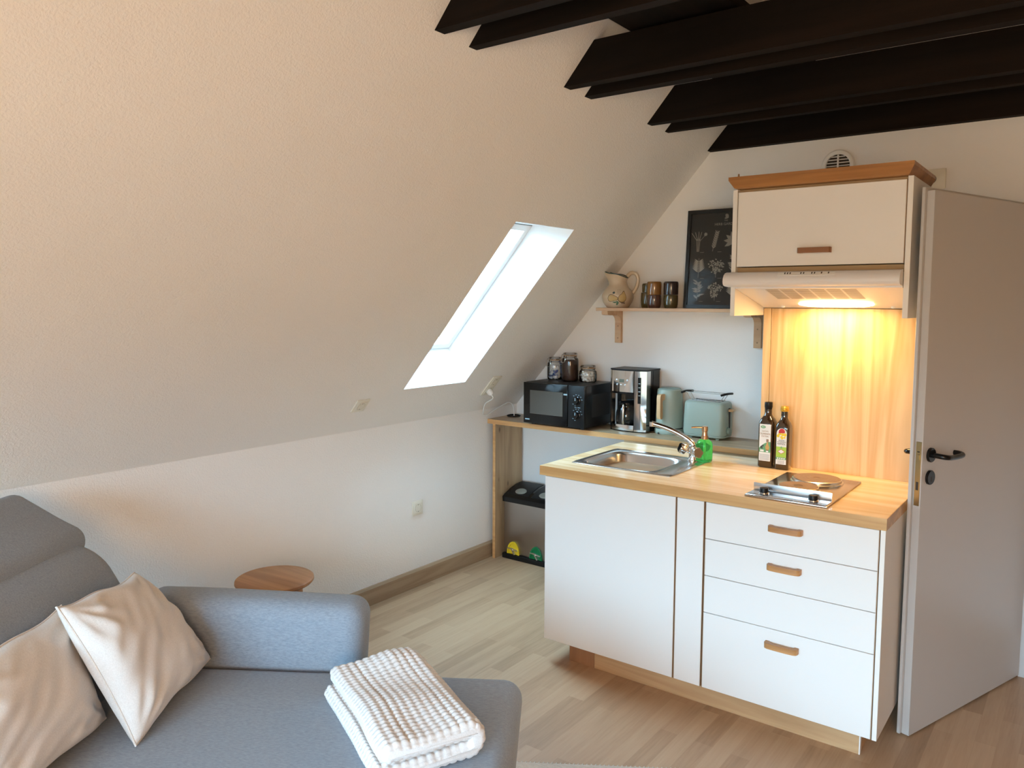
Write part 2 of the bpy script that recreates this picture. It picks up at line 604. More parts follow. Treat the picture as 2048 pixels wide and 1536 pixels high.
def text(name, body, size, loc, rot, mtl, parent, width=None, ext=0.0002, mw=None):
    cu_ = bpy.data.curves.new(name, 'FONT')
    cu_.body = body
    cu_.size = size
    cu_.align_x = 'CENTER'
    cu_.align_y = 'CENTER'
    cu_.extrude = ext
    cu_.resolution_u = 3
    tmp = bpy.data.objects.new('lettering_curve', cu_)
    C.objects.link(tmp)
    bpy.context.view_layer.update()
    me = bpy.data.meshes.new_from_object(tmp.evaluated_get(bpy.context.evaluated_depsgraph_get()))
    bpy.data.objects.remove(tmp)
    me.name = name
    me.materials.clear()
    me.materials.append(M[mtl])
    r = parent
    while r.parent is not None:
        r = r.parent
    if mw is None:
        mw = Matrix.Translation(Vector(loc)) @ Matrix.Rotation(rot[0], 4, 'X')
    me.transform(Matrix.Translation(-r.location) @ mw)
    o = bpy.data.objects.new(name, me)
    C.objects.link(o)
    o.parent = parent
    return o


def rring(hx, hy, z, c=(0, 0), ex=4.0, n=32):
    out = []
    for k in range(n):
        a = 2 * PI * k / n
        ca, sa = math.cos(a), math.sin(a)
        r = (abs(ca) ** ex + abs(sa) ** ex) ** (-1 / ex)
        out.append((c[0] + hx * r * ca, c[1] + hy * r * sa, z))
    return out


def arc(cx, cy, r, a0, a1, n=8):
    return [(cx + r * math.cos(math.radians(a0 + (a1 - a0) * k / n)), cy + r * math.sin(math.radians(a0 + (a1 - a0) * k / n))) for k in range(n + 1)]

# ================================================================== the setting
XR = 4.8
RX = 2.4
RZ = SB + SM * RX
g = G().box(-0.05, XR, WY - .05, 0.05, -0.06, 0.0)
struct(g.obj('floor', 'floor'))
struct(G().box(-0.12, 0, WY - .1, 0.1, 0, SB).obj('wall_left', 'wall'))
struct(G().box(XR, XR + 0.1, WY - .1, 0.1, 0, SB).obj('wall_right', 'bounce_panelling'))
pent = [(-0.1, -0.02), (XR + 0.1, -0.02), (XR + 0.1, SB), (RX, RZ + .1), (-0.1, SB)]
struct(G().prism(pent, 0.0, 0.1).obj('wall_back', 'wall2'))
g = G()
for poly in ([(0, 0), (WX0, 0), (WX0, SB + SM * WX0), (0, SB)],
             [(WX1, 0), (XR, 0), (XR, SB), (WX1, SB + SM * (XR - WX1))],
             [(WX0, 0), (WX1, 0), (WX1, WZ0), (WX0, WZ0)],
             [(WX0, WZ1), (WX1, WZ1), (WX1, SB + SM * (XR - WX1)), (RX, RZ), (WX0, SB + SM * WX0)]):
    g.prism(poly, WY, WY - 0.12)
struct(g.obj('wall_front', 'wall'))
# sloping roof ceiling with the skylight opening
HS0, HS1, HY0, HY1 = 0.281, 1.350, -1.215, -0.735
SMAX = RX / ST.x
g = G()
sb, yb_ = [0, RS0, HS0, HS1, RS1, SMAX], [WY, RY0, RY1, HY0, HY1, 0.0]
for i in range(5):
    for j in range(5):
        if (j == 3 and i == 2) or (j == 1 and 1 <= i <= 3):
            continue
        g.add([slope(sb[i], yb_[j]), slope(sb[i + 1], yb_[j]), slope(sb[i + 1], yb_[j + 1]), slope(sb[i], yb_[j + 1])], [(0, 1, 2, 3)])
struct(g.obj('ceiling_left', 'wall', weld=True))
g = G().add([(RX, WY, RZ), (XR, WY, SB), (XR, 0, SB), (RX, 0, RZ)], [(0, 1, 2, 3)])
struct(g.obj('ceiling_right', 'bounce_panelling'))
g = G().prism([(0, 0), (0.019, 0), (0.019, 0.088), (0.012, 0.096), (0, 0.098)], WY, 0.0, lambda a, b_, c: (a, c, b_))
struct(g.obj('baseboard_left', 'skirt'))
g = G().prism([(0, 0), (-0.019, 0), (-0.019, 0.088), (-0.012, 0.096), (0, 0.098)], 0.062, XR, lambda a, b_, c: (c, a, b_))
struct(g.obj('baseboard_back', 'skirt'))

# skylight
t = thing('window_1', 'narrow white roof skylight set deep in the sloping wall', 'skylight', slope(HS0, -0.97))
struct(t)
D = 0.2
inn = [(HS0, HY0), (HS1, HY0), (HS1, HY1), (HS0, HY1)]
out_ = [(0.355, -1.205), (1.218, -1.205), (1.218, -0.758), (0.355, -0.758)]
g = G()
for k in range(4):
    a, b_ = inn[k], inn[(k + 1) % 4]
    c_, d_ = out_[(k + 1) % 4], out_[k]
    g.add([slope(*a), slope(*b_), slope(*c_, D), slope(*d_, D)], [(0, 1, 2, 3)])
g.obj('shaft_lining', 'shaft', t, 10)


def sring(g, s0, s1, y0, y1, wd, d0, d1):
    def bx(a, b_, c_, d_):
        vs = [slope(s_, y_, q) for s_ in (a, b_) for y_ in (c_, d_) for q in (d0, d1)]
        g.add(vs, [(0, 1, 3, 2), (4, 6, 7, 5), (0, 4, 5, 1), (2, 3, 7, 6), (0, 2, 6, 4), (1, 5, 7, 3)])
    bx(s0, s0 + wd, y0, y1)
    bx(s1 - wd, s1, y0, y1)
    bx(s0 + wd, s1 - wd, y0, y0 + wd)
    bx(s0 + wd, s1 - wd, y1 - wd, y1)


g = G()
sring(g, 0.35, 1.223, -1.21, -0.753, 0.006, D - 0.001, D + 0.05)
g.obj('seal_gap', plain('grey_window_gap', (0.25, 0.26, 0.26), 0.8), t)
g = G()
sring(g, 0.359, 1.214, -1.201, -0.762, 0.034, D - 0.004, D + 0.05)
f = g.obj('window_frame', 'wplastic', t)
g = G().add([slope(0.39, -1.17, D + .02), slope(1.185, -1.17, D + .02), slope(1.185, -0.79, D + .02), slope(0.39, -0.79, D + .02)], [(0, 1, 2, 3)])
g.obj('pane', 'pane', f)

# larger roof window behind the camera
t = struct(thing('window_3', 'large roof window in the sloping wall behind the viewer', 'skylight', slope(RS0, (RY0 + RY1) / 2)))
g = G()
for k in range(4):
    cs = [(RS0, RY0), (RS1, RY0), (RS1, RY1), (RS0, RY1)]
    a, b_ = cs[k], cs[(k + 1) % 4]
    g.add([slope(*a), slope(*b_), slope(*b_, 0.16), slope(*a, 0.16)], [(0, 1, 2, 3)])
g.obj('shaft_lining', 'shaft', t, 10)
g = G()
sring(g, RS0, RS1, RY0, RY1, 0.06, 0.10, 0.16)
f = g.obj('window_frame', 'wplastic', t)
G().add([slope(RS0, RY0, .13), slope(RS1, RY0, .13), slope(RS1, RY1, .13), slope(RS0, RY1, .13)], [(0, 1, 2, 3)]).obj('pane', 'pane', f)

# balcony window in the gable behind the camera
t = struct(thing('window_2', 'large white framed window in the gable wall', 'window', ((WX0 + WX1) / 2, WY, WZ0)))
g = G()
fw = 0.07
g.box(WX0, WX1, WY - .09, WY - .02, WZ0, WZ0 + fw).box(WX0, WX1, WY - .09, WY - .02, WZ1 - fw, WZ1)
for x in (WX0, (WX0 + WX1) / 2 - fw / 2, WX1 - fw):
    g.box(x, x + fw, WY - .09, WY - .02, WZ0 + fw, WZ1 - fw)
f = g.obj('window_frame', 'wplastic', t)
G().add([(WX0, WY - .055, WZ0), (WX1, WY - .055, WZ0), (WX1, WY - .055, WZ1), (WX0, WY - .055, WZ1)], [(0, 1, 2, 3)]).obj('pane', 'pane', f)

# collar beams and the wide board lying across them
beams = [(-2.206, -2.160, 2.425, 'dark timber collar beam nearest the viewer, first at the top edge'),
         (-2.036, -1.995, 2.419, 'dark timber collar beam second from the viewer, close behind the first'),
         (-1.465, -1.416, 2.415, 'dark timber collar beam third from the viewer, front one of the middle pair'),
         (-1.309, -1.256, 2.412, 'dark timber collar beam fourth from the viewer, rear one of the middle pair'),
         (-0.756, -0.708, 2.405, 'dark timber collar beam fifth from the viewer, front one of the far pair'),
         (-0.569, -0.531, 2.403, 'dark timber collar beam sixth from the viewer, rear one of the far pair'),
         (-0.046, -0.001, 2.394, 'dark timber beam lying against the white kitchen back wall')]
for y0, y1, zb, lab in beams:
    zt = zb + 0.152
    xl = lambda z: (z - SB) / SM
    o = G().prism([(xl(zb), zb), (XR - xl(zb), zb), (XR - xl(zt), zt), (xl(zt), zt)], y0, y1).obj('ceiling_beam', 'beam')
    o.data.transform(Matrix.Translation((0, -y0, 0)))
    o.location = (0, y0, 0)
    tag(o, lab, 'beam', 'dark timber collar beams', 'thing')
o = G().box(1.568, 1.977, WY, -0.05, 2.579, 2.62, 0.004).obj('ceiling_board', 'purlin')
tag(o, 'wide dark board lying lengthwise on top of the collar beams', 'beam', None, 'thing')

# ================================================================== door
DA = 1.2369
t = thing('door_1', 'white open room door with black lever handle beside the kitchen unit', 'door', (2.5233, -0.9785, 0), DA)
struct(t)
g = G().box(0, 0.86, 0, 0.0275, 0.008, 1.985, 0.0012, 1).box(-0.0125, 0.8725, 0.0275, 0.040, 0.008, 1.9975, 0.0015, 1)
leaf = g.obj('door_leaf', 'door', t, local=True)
RY = Matrix.Rotation(PI / 2, 4, 'X')        # lathe axis z -> -y


def rosette(x, z, y, sgn, r=0.0265, h=0.009):
    mx = Matrix.Translation((x, y, z)) @ Matrix.Rotation(PI / 2 * sgn, 4, 'X')
    return G().lathe([(0, 0), (r, 0), (r, h - .002), (r - .002, h), (0, h)], n=28, mx=mx)


for sgn, y in ((1, 0.0), (-1, 0.04)):
    g = rosette(0.052, 1.050, y, sgn)
    q = -sgn
    pts = [(0.052, y, 1.05), (0.052, y + q * .030, 1.05), (0.055, y + q * .046, 1.049), (0.068, y + q * .055, 1.047), (0.10, y + q * .056, 1.044),
           (0.155, y + q * .056, 1.044), (0.176, y + q * .052, 1.046), (0.184, y + q * .036, 1.048), (0.184, y + q * .018, 1.048)]
    g.tube(pts, 0.0095, 12, smooth=5)
    h = g.obj('door_handle', 'gloss', t, local=True)
    g = rosette(0.052, 0.968, y, sgn)
    kh = g.obj('keyhole_cover', 'gloss', t, local=True)
    yk = y - sgn * 0.0092
    G().box(0.049, 0.055, yk - .0004, yk + .0004, 0.954, 0.972, 0.0002, 1).obj('keyhole', 'dkhole', kh, local=True)
g = G().box(-0.0015, 0.001, 0.004, 0.0235, 0.868, 1.100, 0.0007, 1)
lp = g.obj('lock_plate', 'brass', t, local=True)
G().box(-0.006, 0, 0.008, 0.019, 1.035, 1.055, 0.001, 1).obj('latch_bolt', 'brass', lp, local=True)
g = G()
for z0, z1 in ((0.925, 0.955), (1.062, 1.066)):
    g.box(-0.002, 0, 0.009, 0.018, z0, z1)
g.obj('bolt_slot', 'dkhole', lp, local=True)
# the jamb the door hangs on, outside the frame
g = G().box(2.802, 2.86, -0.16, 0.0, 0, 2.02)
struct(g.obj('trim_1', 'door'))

# ================================================================== kitchen base units
X0, X1, YF, YB, ZT, TT = 1.0724, 2.4747, -1.2767, -0.5385, 0.8797, 0.0409
YD, ZD0, ZD1 = -1.2583, 0.0983, 0.8325
t = thing('sink_cabinet', 'plain white sink base cabinet with one wide handleless door', 'cabinet', (1.43, -0.9, ZD0))
G().box(1.095, 1.829, YD + .020, -0.60, ZD0 + .002, 0.838, 0.001, 1).obj('carcass', 'gapw', t)
G().box(1.0892, 1.0949, YD + .0195, -0.60, ZD0, 0.838).obj('side_panel', 'white', t)
G().box(1.0899, 1.709, YD, YD + .0185, ZD0, ZD1, 0.0012, 1).obj('door', 'white', t)
G().box(1.7165, 1.8265, YD, YD + .0185, ZD0, ZD1, 0.0012, 1).obj('filler_panel', 'white', t)
for x in (1.7092, 1.7142, 1.8267):
    G().box(x, x + .0022, YD + .0005, YD + .0185, ZD0, ZD1).obj('edge_band', 'gapw', t)


def handle_geo(xa, z, y, w_=0.12, h=0.020):
    p = [(0, 0), (0, -.018), (.004, -.025), (.013, -.029), (w_ * .3, -.031), (w_ * .7, -.031), (w_ - .013, -.029), (w_ - .004, -.025), (w_, -.018), (w_, 0),
         (w_ - .014, 0), (w_ - .017, -.010), (w_ - .026, -.016), (.026, -.016), (.017, -.010), (.014, 0)]
    return G().prism([(a, b_) for a, b_ in p], z - h / 2, z + h / 2, lambda a, b_, c: (xa + a, y + b_, c))


t = thing('drawer_cabinet', 'white drawer base cabinet with three brown wooden handles', 'cabinet', (2.15, -0.9, ZD0))
G().box(1.8315, 2.4515, YD + .020, -0.60, ZD0 + .002, 0.838, 0.001, 1).obj('carcass', 'gapw', t)
G().box(2.4535, 2.4694, YD - .0005, -0.60, ZD0, 0.838, 0.0008, 1).obj('end_panel', 'cream', t)
for z0, z1, hz in ((0.6915, ZD1, 0.779), (0.5470, 0.6895, 0.636), (ZD0, 0.3990, 0.344)):
    dr = G().box(1.8355, 2.4490, YD, YD + .0185, z0, z1, 0.0012, 1).obj('drawer', 'white', t)
    handle_geo(2.080, hz, YD).obj('handle', 'handle', dr)
G().box(1.8355, 2.4490, YD, YD + .0185, 0.4010, 0.5450, 0.0012, 1).obj('fascia_panel', 'white', t)
for x in (1.8330, 2.4492):
    G().box(x, x + .0022, YD + .0005, YD + .0185, ZD0, ZD1).obj('edge_band', 'gapw', t)

t = thing('plinth_board', 'wooden plinth board recessed under the white base cabinets', 'plinth', (1.8, -1.19, 0))
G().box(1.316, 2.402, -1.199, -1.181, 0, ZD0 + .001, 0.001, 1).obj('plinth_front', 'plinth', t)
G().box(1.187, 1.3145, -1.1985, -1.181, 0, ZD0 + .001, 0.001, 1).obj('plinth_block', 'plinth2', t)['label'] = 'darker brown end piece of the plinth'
G().box(2.402, 2.406, -1.199, -1.181, 0, ZD0 + .001).obj('end_cap', 'wplastic', t)
G().box(2.388, 2.402, -1.181, -0.62, 0, ZD0 + .001).obj('plinth_side', 'plinth', t)

# worktop with the sink cut-out
t = thing('kitchen_worktop', 'thick pale pine worktop on the white base cabinets', 'worktop', (1.77, -0.9, ZT - TT))
HX0, HX1, HYa, HYb = 1.183, 1.532, -1.117, -0.773
g = G()
o4 = [(X0 + .002, YF + .002), (X1 - .002, YF + .002), (X1 - .002, YB), (X0 + .002, YB)]
i4 = [(HX0, HYa), (HX1, HYa), (HX1, HYb), (HX0, HYb)]
vs = [(x, y, z) for z in (ZT - TT, ZT) for x, y in o4 + i4]
fs = []
for k in range(4):
    k2 = (k + 1) % 4
    fs += [(8 + k, 8 + k2, 12 + k2, 12 + k), (k, 4 + k, 4 + k2, k2), (k, k2, 8 + k2, 8 + k), (4 + k, 12 + k, 12 + k2, 4 + k2)]
g.add(vs, fs)
g.obj('board', 'top', t, 20)
g = G().box(X0, X1, YF, YF + .002, ZT - TT, ZT - .0003).box(X1 - .002, X1, YF + .002, YB, ZT - TT, ZT - .0003).box(X0, X0 + .002, YF + .002, YB, ZT - TT, ZT - .0003)
g.obj('front_edge', 'edge', t)

# sink
t = thing('kitchen_sink', 'stainless steel inset sink with rounded bowl in the worktop', 'sink', (1.39, -0.9375, ZT))
oc, ic = (1.390, -0.9375), (1.3575, -0.945)
rings = [rring(.2430, .2095, ZT, oc, 34, 72), rring(.2430, .2095, ZT + .0025, oc, 34, 72), rring(.2400, .2065, ZT + .0045, oc, 30, 72),
         rring(.1790, .1760, ZT + .0035, ic, 6, 72), rring(.1740, .1710, ZT + .001, ic, 6, 72), rring(.1670, .1640, ZT - .012, ic, 5.5, 72),
         rring(.1600, .1570, ZT - .10, ic, 5, 72), rring(.1500, .1470, ZT - .128, ic, 4.5, 72), rring(.1250, .1220, ZT - .140, ic, 4, 72),
         rring(.0300, .0300, ZT - .143, ic, 2, 72)]
bowl = G().loft(rings, caps=False).obj('sink_basin', 'steel', t, 50)
G().lathe([(0, -.002), (.022, -.002), (.030, 0), (.030, -.004)], (ic[0], ic[1], ZT - .142), 24).obj('drain', 'chrome', bowl)

# mixer tap
FX, FY, FZ = 1.573, -0.795, ZT + .0045
t = thing('mixer_tap', 'chrome two-handle mixer tap arching over the sink', 'tap', (FX, FY, FZ))
g = G().lathe([(0, 0), (.026, 0), (.026, .004), (.021, .008), (.019, .020), (.0185, .045), (.021, .055), (.020, .068), (.012, .076), (0, .078)], (FX, FY, FZ), 28)
g.obj('tap_body', 'chrome', t)
sp = [(FX + .004, FY + .002, FZ + .055), (FX - .006, FY - .002, FZ + .082), (FX - .040, FY - .012, FZ + .108), (FX - .085, FY - .024, FZ + .130),
      (FX - .135, FY - .038, FZ + .148), (FX - .182, FY - .052, FZ + .160)]
G().tube(sp, [.017, .014, .0125, .0115, .011, .011], 18, smooth=7).obj('spout', 'chrome', t)
e = Vector(sp[-1])
G().lathe([(0, 0), (.0125, 0), (.0125, -.018), (.010, -.021), (0, -.019)], (e.x + .003, e.y + .001, e.z + .006), 20).obj('aerator', 'chrome', t)
for d, nm in ((Vector((-.72, -.60, .36)), 'left'), (Vector((.62, -.62, .12)), 'right')):
    d.normalize()
    q = d.to_track_quat('Z', 'Y').to_matrix().to_4x4()
    q.translation = Vector((FX, FY, FZ + .040))
    lob = [(1 + .10 * math.cos(5 * 2 * PI * k / 40)) for k in range(40)]
    g = G().lathe([(.011, .012), (.011, .03), (.013, .034)], n=24, mx=q)
    g.loft([[(r * l_ * math.cos(2 * PI * k / 40), r * l_ * math.sin(2 * PI * k / 40), z) for k, l_ in enumerate(lob)]
            for r, z in ((.012, .033), (.021, .037), (.0225, .043), (.0225, .062), (.0205, .066))], mx=q)
    g.obj('tap_handle', 'chrome', t)

# soap dispenser
SX, SY, SZ = 1.612, -0.760, ZT + .0046
t = thing('soap_dispenser', 'green glass soap dispenser with brass pump beside the tap', 'soap dispenser', (SX, SY, SZ))
G().lathe([(0, 0), (.032, 0), (.035, .004), (.036, .020), (.036, .072), (.033, .086), (.022, .096), (.014, .099), (.014, .104), (0, .104)], (SX, SY, SZ), 36).obj('bottle', 'soap', t)
G().tube([(SX, SY, SZ + .006), (SX, SY, SZ + .10)], .0042, 10).obj('dip_tube', plain('pale_green_tube', (0.55, 0.9, 0.6), 0.4), t)
g = G().lathe([(0, .099), (.0165, .099), (.0165, .113), (.013, .115), (.0115, .130), (.0115, .134), (.014, .136), (.014, .155), (.012, .157), (0, .157)], (SX, SY, SZ), 26)
pm_ = g.obj('pump', 'copper', t)
G().tube([(SX, SY, SZ + .150), (SX - .030, SY - .015, SZ + .1515), (SX - .052, SY - .028, SZ + .1495)], [.005, .0042, .0036], 10, smooth=4).obj('nozzle', 'copper', pm_)

# hob
t = thing('electric_hob', 'two-plate electric hob with chrome guard rail on the worktop', 'hob', (2.132, -1.02, ZT))
G().box(1.985, 2.279, -1.264, -0.776, ZT, ZT + .0075, .002, 2).obj('hob_plate', plain('hob_steel', (0.55, 0.50, 0.46), 0.2, 1.0), t)
g = G().box(1.9885, 2.2755, -1.262, -1.190, ZT + .0075, ZT + .0100, .001, 1)
for k in range(4):
    g.box(1.992, 2.272, -1.2595 + .007 * k, -1.2565 + .007 * k, ZT + .0100, ZT + .0112)
g.obj('control_strip', 'chrome', t)
G().box(1.990, 2.274, -1.181, -1.178, ZT + .0075, ZT + .0385, .0012, 2).obj('guard_rail', 'alu', t)
for cx, cy, r in ((2.137, -0.884, 0.0925), (2.120, -1.064, 0.0740)):
    ring = G().lathe([(r + .007, .0075), (r + .006, .0105), (r + .001, .0125), (r, .0205), (r - .004, .0225), (r - .006, .0205)], (cx, cy, ZT), 56).obj('hotplate', 'steel', t)
    pr = [(r - .005, .0205), (r - .005, .0225)]
    for k in range(6):
        q = r * (1 - .15 * k) - .006
        pr += [(q, .0230), (q - .003, .0225), (q - .004, .0230)]
    G().lathe(pr + [(.016, .0230), (.014, .0218), (0, .0218)], (cx, cy, ZT), 56).obj('cooking_surface', 'plate', ring)
for cx, cy in ((2.040, -1.212), (2.219, -1.217)):
    kb = G().lathe([(0, .0105), (.019, .0105), (.019, .0135), (.0165, .0145)], (cx, cy, ZT), 28).obj('control_knob', 'chrome', t)
    G().lathe([(.0155, .0135), (.0155, .028), (.0145, .030), (0, .030)], (cx, cy, ZT), 28).obj('knob_cap', 'black', kb)

# splashback
t = thing('splashback', 'tall pale pine splashback board behind the hob', 'splashback', (2.14, -0.63, ZT))
G().box(1.8548, 2.462, -0.6408, -0.6225, ZT, 1.569, .0008, 1).obj('main_board', 'splash', t)
G().box(1.8195, 1.8528, -0.6408, -0.6225, ZT, 1.569, .0008, 1).obj('edge_strip', 'splash', t)
G().box(1.8195, 2.462, -0.6225, -0.605, ZT, 2.0).obj('backing_board', 'chip', t)

# upper cabinet
UY, UX0, UX1, UZ0, UZ1 = -0.9842, 1.8006, 2.4553, 1.5393, 2.040
t = thing('wall_cabinet', 'white upper cabinet with brown wooden cornice above the hood', 'cabinet', (2.13, -0.81, UZ0))
G().box(UX0, UX0 + .0185, UY, -0.642, UZ0, UZ1, .0008, 1).obj('side_panel', 'cream', t)
G().box(UX1 - .0185, UX1, UY, -0.642, UZ0, UZ1, .0008, 1).obj('side_panel', 'cream', t)
g = G().box(UX0 + .0195, UX1 - .0195, UY + .022, -0.642, 1.706, 1.7325).box(UX0 + .0195, UX1 - .0195, UY + .022, -0.642, 2.02, UZ1)
g.box(UX0 + .0195, UX1 - .0195, -0.66, -0.642, 1.7325, 2.02)
g.obj('carcass', 'chip', t)
dr = G().box(1.8225, 2.4330, UY, UY + .018, 1.7355, 2.0290, .0012, 1).obj('door', 'cream', t)
G().box(2.4332, 2.4352, UY + .001, UY + .018, 1.7355, 2.0290).obj('edge_band', 'gapw', dr)
g = G().prism([(0, 0), (0, -.022), (.003, -.026), (.117, -.026), (.12, -.022), (.12, 0), (.105, 0), (.10, -.013), (.02, -.013), (.015, 0)], 1.781, 1.801, lambda a, b_, c: (2.067 + a, UY + b_, c))
g.obj('handle', 'handle_dark', dr)


def rect_ring(x0, x1, y0, y1, z):
    return [(x0, y0, z), (x1, y0, z), (x1, y1, z), (x0, y1, z)]


g = G().loft([rect_ring(1.820, 2.441, -1.003, -0.60, 2.0405), rect_ring(1.814, 2.446, -1.010, -0.60, 2.044), rect_ring(1.797, 2.4626, -1.0286, -0.60, 2.072), rect_ring(1.797, 2.4626, -1.0286, -0.60, 2.0848)])
cn = g.obj('cornice', 'cornice', t, 20)
G().lathe([(0, 0), (.004, 0), (.003, .012), (0, .013)], (1.832, -1.012, 2.0848), 12).obj('screw', 'gapw', cn)

# range hood
t = thing('range_hood', 'white slimline range hood with lit lamp under the upper cabinet', 'range hood', (2.13, -0.85, 1.572))
vis = [(-.984, 1.7135), (-1.004, 1.713), (-1.022, 1.709), (-1.035, 1.700), (-1.0425, 1.688), (-1.0445, 1.676), (-1.042, 1.666), (-1.034, 1.660), (-1.022, 1.6575), (-.9865, 1.655)]
G().prism(vis, 1.790, 2.4350, lambda a, b_, c: (c, a, b_)).obj('visor', 'hood', t, 50)
und = lambda y: 1.6575 - 0.2262 * (y + 1.022)
body = G().prism([(-.9855, und(-.9855)), (-.6425, und(-.6425)), (-.6425, 1.704), (-.9855, 1.704)], 1.8205, 2.4348, lambda a, b_, c: (c, a, b_)).obj('hood_body', 'hood', t)
g = G()
for r_ in range(10):
    y = -.965 + r_ * .016
    for c_ in range(6):
        x = 1.935 + c_ * .058
        g.add([(x, y, und(y) - .0006), (x + .050, y, und(y) - .0006), (x + .050, y + .007, und(y + .007) - .0006), (x, y + .007, und(y + .007) - .0006)], [(0, 1, 2, 3)])
g.obj('filter_grille', plain('hood_filter_slots', (0.36, 0.31, 0.25), 0.6), body)
g = G()
rg = []
for q, dz in ((1.0, -.0005), (1.0, -.004), (.9, -.007)):
    rg.append([(x, y, und(y) + dz) for x, y, _ in rring(.145 * q, .034 * q, 0, (2.140, -.722), 2.4, 40)])
g.loft(rg)
g.obj('lamp_lens', 'lens', t)
for x, y in ((1.914, -.672), (2.346, -.672)):
    G().lathe([(0, -.007), (.006, -.006), (.009, -.002), (.009, .002)], (x, y, und(y)), 18).obj('screw_cap', 'wplastic', t)
cp = G().prism([(-1.0265, 1.7065), (-1.0385, 1.695), (-1.0395, 1.6965), (-1.0275, 1.708)], 2.005, 2.215, lambda a, b_, c: (c, a, b_)).obj('control_panel', 'wplastic', t)
for x in (2.03, 2.04, 2.05, 2.09, 2.10, 2.13, 2.14, 2.165, 2.19):
    G().prism([(-1.0290, 1.7068), (-1.0345, 1.7015), (-1.0355, 1.7025), (-1.0300, 1.7078)], x, x + .004, lambda a, b_, c: (c, a, b_)).obj('control_marking', 'ink', cp)
la = area('hood_lamp', (2.138, -.735, und(-.735) - .0095), (-0.2225, 0, 0), .20, .045, 4.4, (1.0, 0.60, 0.19))

# ================================================================== long counter along the wall
t = thing('side_counter', 'narrow oak wall counter holding microwave, coffee maker and toaster', 'counter', (0.5, -0.155, 0))
cb = G().box(0.003, 2.36, -0.3045, -0.0015, 0.8444, 0.8721, .0006, 1).obj('counter_board', 'counter', t)
G().box(0.003, 2.36, -0.3065, -0.3045, 0.8444, 0.8718).obj('front_edge', 'cedge', cb)
G().box(0.955, 2.329, -0.3040, -0.2850, 0.812, 0.8443).obj('support_rail', 'counter', t)
for x in (0.040, 2.33):
    sp_ = G().box(x, x + .0197, -0.2990, -0.0215, 0, 0.8444, .0006, 1).obj('side_panel', 'knotty', t)
    G().box(x, x + .0197, -0.3005, -0.2990, 0, 0.8444).obj('edge_band', 'cedge', sp_)
g = G()
g.tube([(.062 + .040 * math.cos(2 * PI * k / 28), -.115 + .040 * math.sin(2 * PI * k / 28), .8765) for k in range(28)], .0042, 8, closed=True)
tag(g.obj('black_cable_ring', 'black'), 'coiled black cable ring on the counter corner by the white plug cable', 'cable')

# ================================================================== things on the counter
CZ = 0.8721
# microwave
t = thing('microwave', 'black microwave with two dials on the oak counter corner', 'microwave', (0.514, -0.18, CZ))
MX0, MX1, MY0, MZ0, MZ1 = 0.305, 0.723, -0.345, CZ + .013, 1.125
G().box(MX0, MX1, MY0 + .02, -0.012, MZ0, MZ1, .004, 2).obj('housing', 'black', t)
dr = G().box(MX0, 0.612, MY0, MY0 + .020, MZ0, MZ1 - .001, .003, 2).obj('door', 'gloss', t)
G().box(0.352, 0.580, MY0 - .0012, MY0, 0.942, 1.080, .0008, 1).obj('door_window', plain('smoked_window', (0.085, 0.08, 0.07), 0.25), dr)
G().box(0.586, 0.610, MY0 - .002, MY0, 1.066, 1.074).obj('logo_mark', 'mark', dr)
G().box(0.318, 0.350, MY0 - .0012, MY0, 0.904, 0.911).obj('brand_mark', 'mark', dr)
cp = G().box(0.6155, MX1, MY0, MY0 + .020, MZ0, MZ1 - .001, .003, 2).obj('control_panel', 'black', t)
for kz in (1.042, 0.960):
    mx = Matrix.Translation((0.675, MY0, kz)) @ RY
    k = G().lathe([(0, 0), (.024, 0), (.024, .004), (.019, .007), (.018, .018), (.016, .020), (0, .020)], n=30, mx=mx).obj('dial', 'gloss', cp)
    G().box(0.6735, 0.6765, MY0 - .0208, MY0 - .0198, kz, kz + .016).obj('pointer', 'mark', k)
for kz in (1.042, 0.960):
    for a in (-40, -10, 20, 50, 80, 200, 230):
        x, z = .675 + .033 * math.sin(math.radians(a)), kz + .033 * math.cos(math.radians(a))
        G().box(x - .0035, x + .0035, MY0 - .0006, MY0, z - .001, z + .001).obj('dial_marking', 'mark', cp)
G().box(.66, .674, MY0 - .0006, MY0, 1.001, 1.003).obj('dial_marking', 'mark', cp)
G().box(.680, .697, MY0 - .0006, MY0, 1.001, 1.004).obj('dial_marking', 'mark', cp)
for x in (MX0 + .04, MX1 - .04):
    for y in (MY0 + .05, -.05):
        G().lathe([(0, 0), (.012, 0), (.013, .014), (0, .014)], (x, y, CZ), 14).obj('foot', 'matt', t)
G().box(MX1, MX1 + .0008, -.26, -.06, .94, 1.07).obj('vent_panel', 'matt', t)


